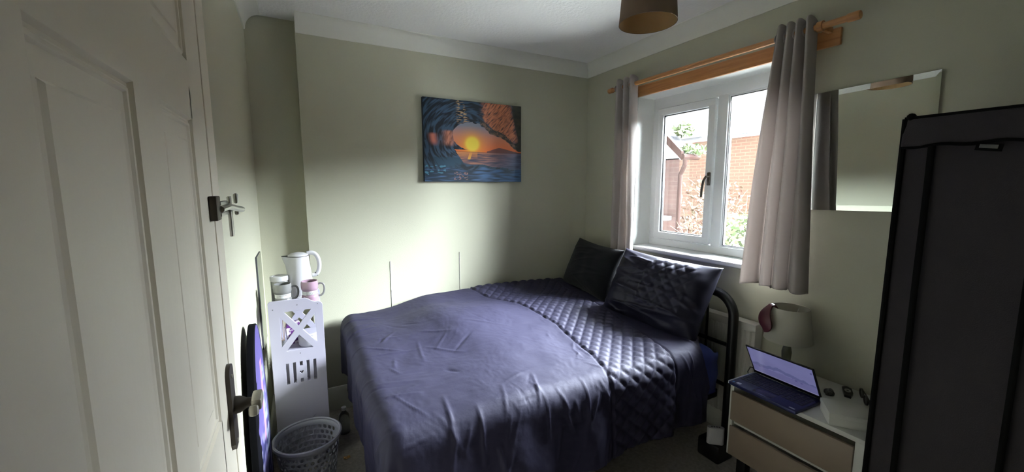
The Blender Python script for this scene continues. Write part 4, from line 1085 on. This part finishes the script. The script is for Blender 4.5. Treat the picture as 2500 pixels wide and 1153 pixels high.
# smooth the handle path
def smooth(p, it=3):
    p = [Vector(x) for x in p]
    for _ in range(it):
        q_ = [p[0]]
        for a, b in zip(p, p[1:]): q_ += [a*.75+b*.25, a*.25+b*.75]
        p = q_+[p[-1]]
    return p
tube(bm, smooth(hp), .0115, 14); obj('kettle_handle', bm, M['plastic'], t, local=True)
bm = newbm(); box(bm, (.088, 0, .128), (.016, .018, .020), bevel=.003); obj('switch', bm, M['bezel'], t, local=True)
t.rotation_euler = (0, 0, math.radians(0))
# mugs
def mug(name, label, loc, body, hand, band, rot):
    t = thing(name, label, 'mug', loc, rot)
    bm = newbm(); lathe(bm, [(0, 0), (.036, 0), (.041, .004), (.042, .030), (.040, .046), (.0365, .050), (.0365, .074), (.040, .078), (.0425, .092), (.0425, .112), (.040, .124), (.0375, .124), (.040, .11), (.039, .092), (.034, .078), (.033, .050), (.038, .040), (.037, .008), (0, .006)], 48)
    b_ = obj('mug_body', bm, body, t, local=True)
    bm = newbm(); lathe(bm, [(.0366, .052), (.0375, .0525), (.0375, .0715), (.0366, .072)], 48); obj('printed_band', bm, M['label'], b_, local=True, label='white band with small grey writing')
    bm = newbm()
    q_ = random.Random(len(label))
    for row in range(band):
        a = -2.05
        while a < -1.05:
            da = q_.uniform(.05, .13)
            z = .0665-row*.0065
            v = [bm.verts.new((.0378*math.cos(x), .0378*math.sin(x), zz)) for x, zz in ((a, z), (a+da, z), (a+da, z+.0022), (a, z+.0022))]; bm.faces.new(v); a += da+.03
    obj('lettering', bm, M['ink'], b_, local=True)
    bm = newbm(); tube(bm, smooth([(.036, 0, .100), (.055, 0, .108), (.070, 0, .098), (.073, 0, .072), (.066, 0, .046), (.050, 0, .036), (.036, 0, .040)]), .0052, 12); obj('mug_handle', bm, hand, t, local=True)
    bm = newbm(); lathe(bm, [(0, .108), (.0395, .108)], 36); obj('coffee', bm, M['bezel'], b_, local=True)
mug('mug', 'grey waisted mug with a dark handle on the shelf unit', (-.103, 2.372, ST), M['greymug'], M['greymugdk'], 1, 0)
mug('mug', 'pink waisted mug with a pale handle on the shelf unit', (.024, 2.378, ST), M['pinkmug'], M['greymug'], 3, 0)
t = thing('glass_jar', 'glass jar with a white lid behind the grey mug', 'jar', (-.120, 2.505, ST))
bm = newbm(); lathe(bm, [(0, 0), (.040, 0), (.043, .005), (.043, .115), (.038, .122), (.036, .122), (.041, .11), (.041, .008), (0, .006)], 40); obj('jar_body', bm, mat('clear_jar', (.72, .72, .70), .08, trans=.75), t, local=True)
bm = newbm(); lathe(bm, [(0, .002), (.0385, .006), (.039, .07), (0, .075)], 32, at(0, 0, .005)); obj('jar_contents', bm, mat('brown_granules', (.16, .10, .06), .9), t, local=True)
bm = newbm(); lathe(bm, [(.044, .116), (.0455, .118), (.0455, .136), (.044, .142), (.034, .1425), (.032, .140), (0, .140), (0, .118)], 40); obj('jar_lid', bm, M['plastic'], t, local=True)
# things on the middle shelf seen through the cross
t = thing('diffuser_bottle', 'small clear bottle holding thin reeds on the middle shelf', 'diffuser', (-.118, 2.37, SM))
bm = newbm(); lathe(bm, [(0, 0), (.020, 0), (.022, .004), (.022, .045), (.010, .055), (.010, .068), (.008, .068), (.008, .055), (.019, .043), (.019, .005), (0, .004)], 28); obj('bottle_body', bm, mat('clear_bottle', (.6, .6, .62), .1, trans=.7), t, local=True)
for i in range(5):
    a = i*1.3; bm = newbm(); tube(bm, [(0, 0, .01), (.016*math.cos(a), .012*math.sin(a), .165+.01*i)], .0014, 6); obj('reed', bm, mat('reed_%d' % i, (.55, .38, .26), .8) if i == 0 else bpy.data.materials['reed_0'], t, local=True)
bm = newbm(); prism(bm, [(-.034, 0), (.034, 0), (.040, .10), (.030, .125), (-.030, .122), (-.038, .10)], 'y', -.016, .016)
t = thing('snack_packet', 'purple patterned packet standing on the middle shelf', 'packet', (-.070, 2.50, SM), .2)
obj('packet_body', bm, mat('purple_packet', (.09, .02, .14), .35, var=(45, (.55, .50, .52), .52, .58)), t, local=True)
t = thing('white_tub', 'white rounded tub on the middle shelf behind the cross cut-out', 'tub', (.008, 2.44, SM))
bm = newbm(); lathe(bm, [(0, 0), (.050, 0), (.056, .01), (.058, .052), (.055, .060), (0, .062)], 40); obj('tub_body', bm, M['plastic'], t, local=True)
bm = newbm(); lathe(bm, [(0, .060), (.060, .060), (.061, .070), (.055, .075), (0, .077)], 40); obj('tub_lid', bm, M['white'], t, local=True)

# ------------------------------------------------------------------ pierced wastepaper basket
t = thing('waste_basket', 'grey plastic basket with oval holes in front of the shelf unit', 'basket', (-.030, 2.064, 0))
bm = newbm(); nc, nr = 30, 9; z0, z1 = .030, .272
def bp(a, z): r = lerp(.108, .143, z/.30); return Vector((r*math.cos(a), r*math.sin(a), z))
for j in range(nr):
    for i in range(nc):
        off = .5*(j % 2); a0 = 2*PI*(i+off)/nc; a1 = 2*PI*(i+1+off)/nc; za = lerp(z0, z1, j/nr); zb = lerp(z0, z1, (j+1)/nr)
        outer = [(a0, za), ((a0+a1)/2, za), (a1, za), (a1, (za+zb)/2), (a1, zb), ((a0+a1)/2, zb), (a0, zb), (a0, (za+zb)/2)]
        # neighbouring rows are offset by half a cell, so both share the half-cell points
        angs = [-3*PI/4, -PI/2, -PI/4, 0, PI/4, PI/2, 3*PI/4, PI]
        inner = [((a0+a1)/2+(a1-a0)*.33*math.cos(t_), (za+zb)/2+(zb-za)*.36*math.sin(t_)) for t_ in angs]
        O = [bm.verts.new(bp(*p)) for p in outer]; I = [bm.verts.new(bp(*p)) for p in inner]
        blank = (i % 15) in (0, 1)
        if blank: bm.faces.new(O); continue
        for k in range(8): bm.faces.new((O[k], O[(k+1) % 8], I[(k+1) % 8], I[k]))
for (za, zb) in ((0, z0), (z1, .298)):
    for i in range(nc*2):
        a0 = 2*PI*i/nc/2; a1 = 2*PI*(i+1)/nc/2; bm.faces.new([bm.verts.new(bp(*p)) for p in ((a0, za), (a1, za), (a1, zb), (a0, zb))])
lathe(bm, [(0, .003), (.1083, .003)], nc*2)
bmesh.ops.remove_doubles(bm, verts=bm.verts, dist=.0004)
o = obj('basket_wall', bm, M['bin'], t, local=True, sharp=40); mm = o.modifiers.new('thick', 'SOLIDIFY'); mm.thickness = .002
bm = newbm(); lathe(bm, [(.140, .290), (.141, .302), (.146, .306), (.152, .303), (.154, .292), (.150, .289), (.149, .296), (.145, .298)], 60, closed=True); obj('basket_rim', bm, M['bin'], t, local=True)

# ------------------------------------------------------------------ painted board leaning by the door
t = thing('body_board', 'tall rounded purple marbled board standing between the door and the shelf unit', 'board', (-.18, 1.82, 0))
pA, pB = Vector((-.206, 1.60, 0)), Vector((-.199, 2.0, 0)); axv = (pB-pA); Lb = axv.length; axn = axv.normalized(); nb = Vector((axn.y, -axn.x, 0)); HB = .965
def outl(n=60):
    o_ = [(0.02, .0), (Lb-.02, 0), (Lb, .02), (Lb, .42)]
    for i in range(n+1):
        a = i/n; o_.append((Lb*(.5+.5*math.cos(a*PI)), .42+(HB-.42)*math.sin(a*PI)**1.0))
    return o_+[(0, .42), (0, .02)]
pb = panel2d(outl(), [], .018, .003); mtb = Matrix.Translation(pA+nb*.012) @ Matrix((axn, Vector((0, 0, 1)), nb)).transposed().to_4x4()
bm = newbm(); merge(bm, pb, mtb); obj('board_core', bm, mat('black_foam_edge', (.005, .005, .007), .9, spec=.08), t)
def bcol(u, v):
    z = v*HB; w_ = u
    n = N(u*3, v*7, 3); n2 = N(u*7, v*22, 5)
    edge = .18+.10*N(v*9, 2)+.05*N(v*25, 7)+.12*max(0, .6-v)
    if v > .80: edge = .12
    if u < edge: return (.004, .004, .008)
    c = (.155, .125, .36)
    if v < .62: k = sstep(.62, .45, v); 
    else: k = 0
    mar = (.05, .055, .16) if n2+.4*n < -.05 else ((.42, .42, .66) if n2 > .16 else (.22, .20, .46))
    c = tuple(c[i]*(1-k)+mar[i]*k for i in range(3))
    if .48 < v < .84 and abs(u-.62-.10*(v-.6)) < .08: c = (.60, .30, .58)
    if .62 < u < .86 and v < .80 and n2 > 0: c = (.34, .38, .52)
    if u > .93: c = (.05, .06, .09)
    return c
def bpos(u, v):
    z = v*HB
    # width of the outline at this height
    if z < .42: a0, a1 = .0, 1.0
    else:
        s_ = min(1, (z-.42)/(HB-.42)); al = math.asin(min(1, s_)); a1 = .5+.5*math.cos(al); a0 = 1-a1
    return tuple(pA+axn*(Lb*lerp(a0, a1, u))+nb*.0245+Vector((0, 0, .004+z*.994)))
color_grid('board_skin', 60, 150, bpos, lambda u, v: tuple(.62*c for c in bcol(u, v)), attr_mat('marbled_print', 'pattern', .85, .08), t)
# narrow mirror on the left wall
t = thing('slim_mirror', 'slim unframed mirror on the left wall above the purple board', 'mirror', (XL, 2.52, .55))
bm = newbm(); bx(bm, XL, XL+.008, 2.47, 2.70, .62, 1.13, bevel=.001); obj('mirror_backing', bm, M['ink'], t)
bm = newbm(); bx(bm, XL+.0085, XL+.010, 2.472, 2.698, .622, 1.128); obj('mirror_plate', bm, mat('dull_mirror', (.55, .60, .56), .16, metal=1.0), t)

# ------------------------------------------------------------------ odds and ends on the carpet
t = thing('water_bottle', 'small clear bottle standing on the carpet beside the waste basket', 'bottle', (.166, 2.50, 0))
bm = newbm(); lathe(bm, [(0, 0), (.028, 0), (.031, .006), (.031, .09), (.026, .12), (.012, .140), (.012, .150), (0, .150)], 28); obj('bottle_body', bm, mat('clear_pet', (.6, .65, .7), .1, trans=.85), t, local=True)
bm = newbm(); lathe(bm, [(0, .148), (.0145, .148), (.0145, .166), (0, .168)], 24); obj('bottle_cap', bm, M['plastic'], t, local=True)
def scrap(name, label, loc, s_, m, seed):
    bm = newbm(); b = bmesh.new(); bmesh.ops.create_grid(b, x_segments=6, y_segments=4, size=.5)
    for v in b.verts: v.co = Vector((v.co.x*s_[0], v.co.y*s_[1], .006+s_[2]*(.5+N(v.co.x*4, v.co.y*4, seed))))
    merge(bm, b, at(*loc)); o = obj(name, bm, m); mm = o.modifiers.new('thick', 'SOLIDIFY'); mm.thickness = .0015; tag(o, label, 'scrap')
scrap('paper_scrap', 'white paper scrap on the carpet below the back skirting', (.165, 2.70, 0), (.035, .02, .012), M['label'], 1)
scrap('tan_wrapper', 'tan wrapper lying on the carpet nearest the waste basket', (.150, 2.235, 0), (.035, .02, .010), mat('tan_foil', (.45, .26, .08), .4), 4)
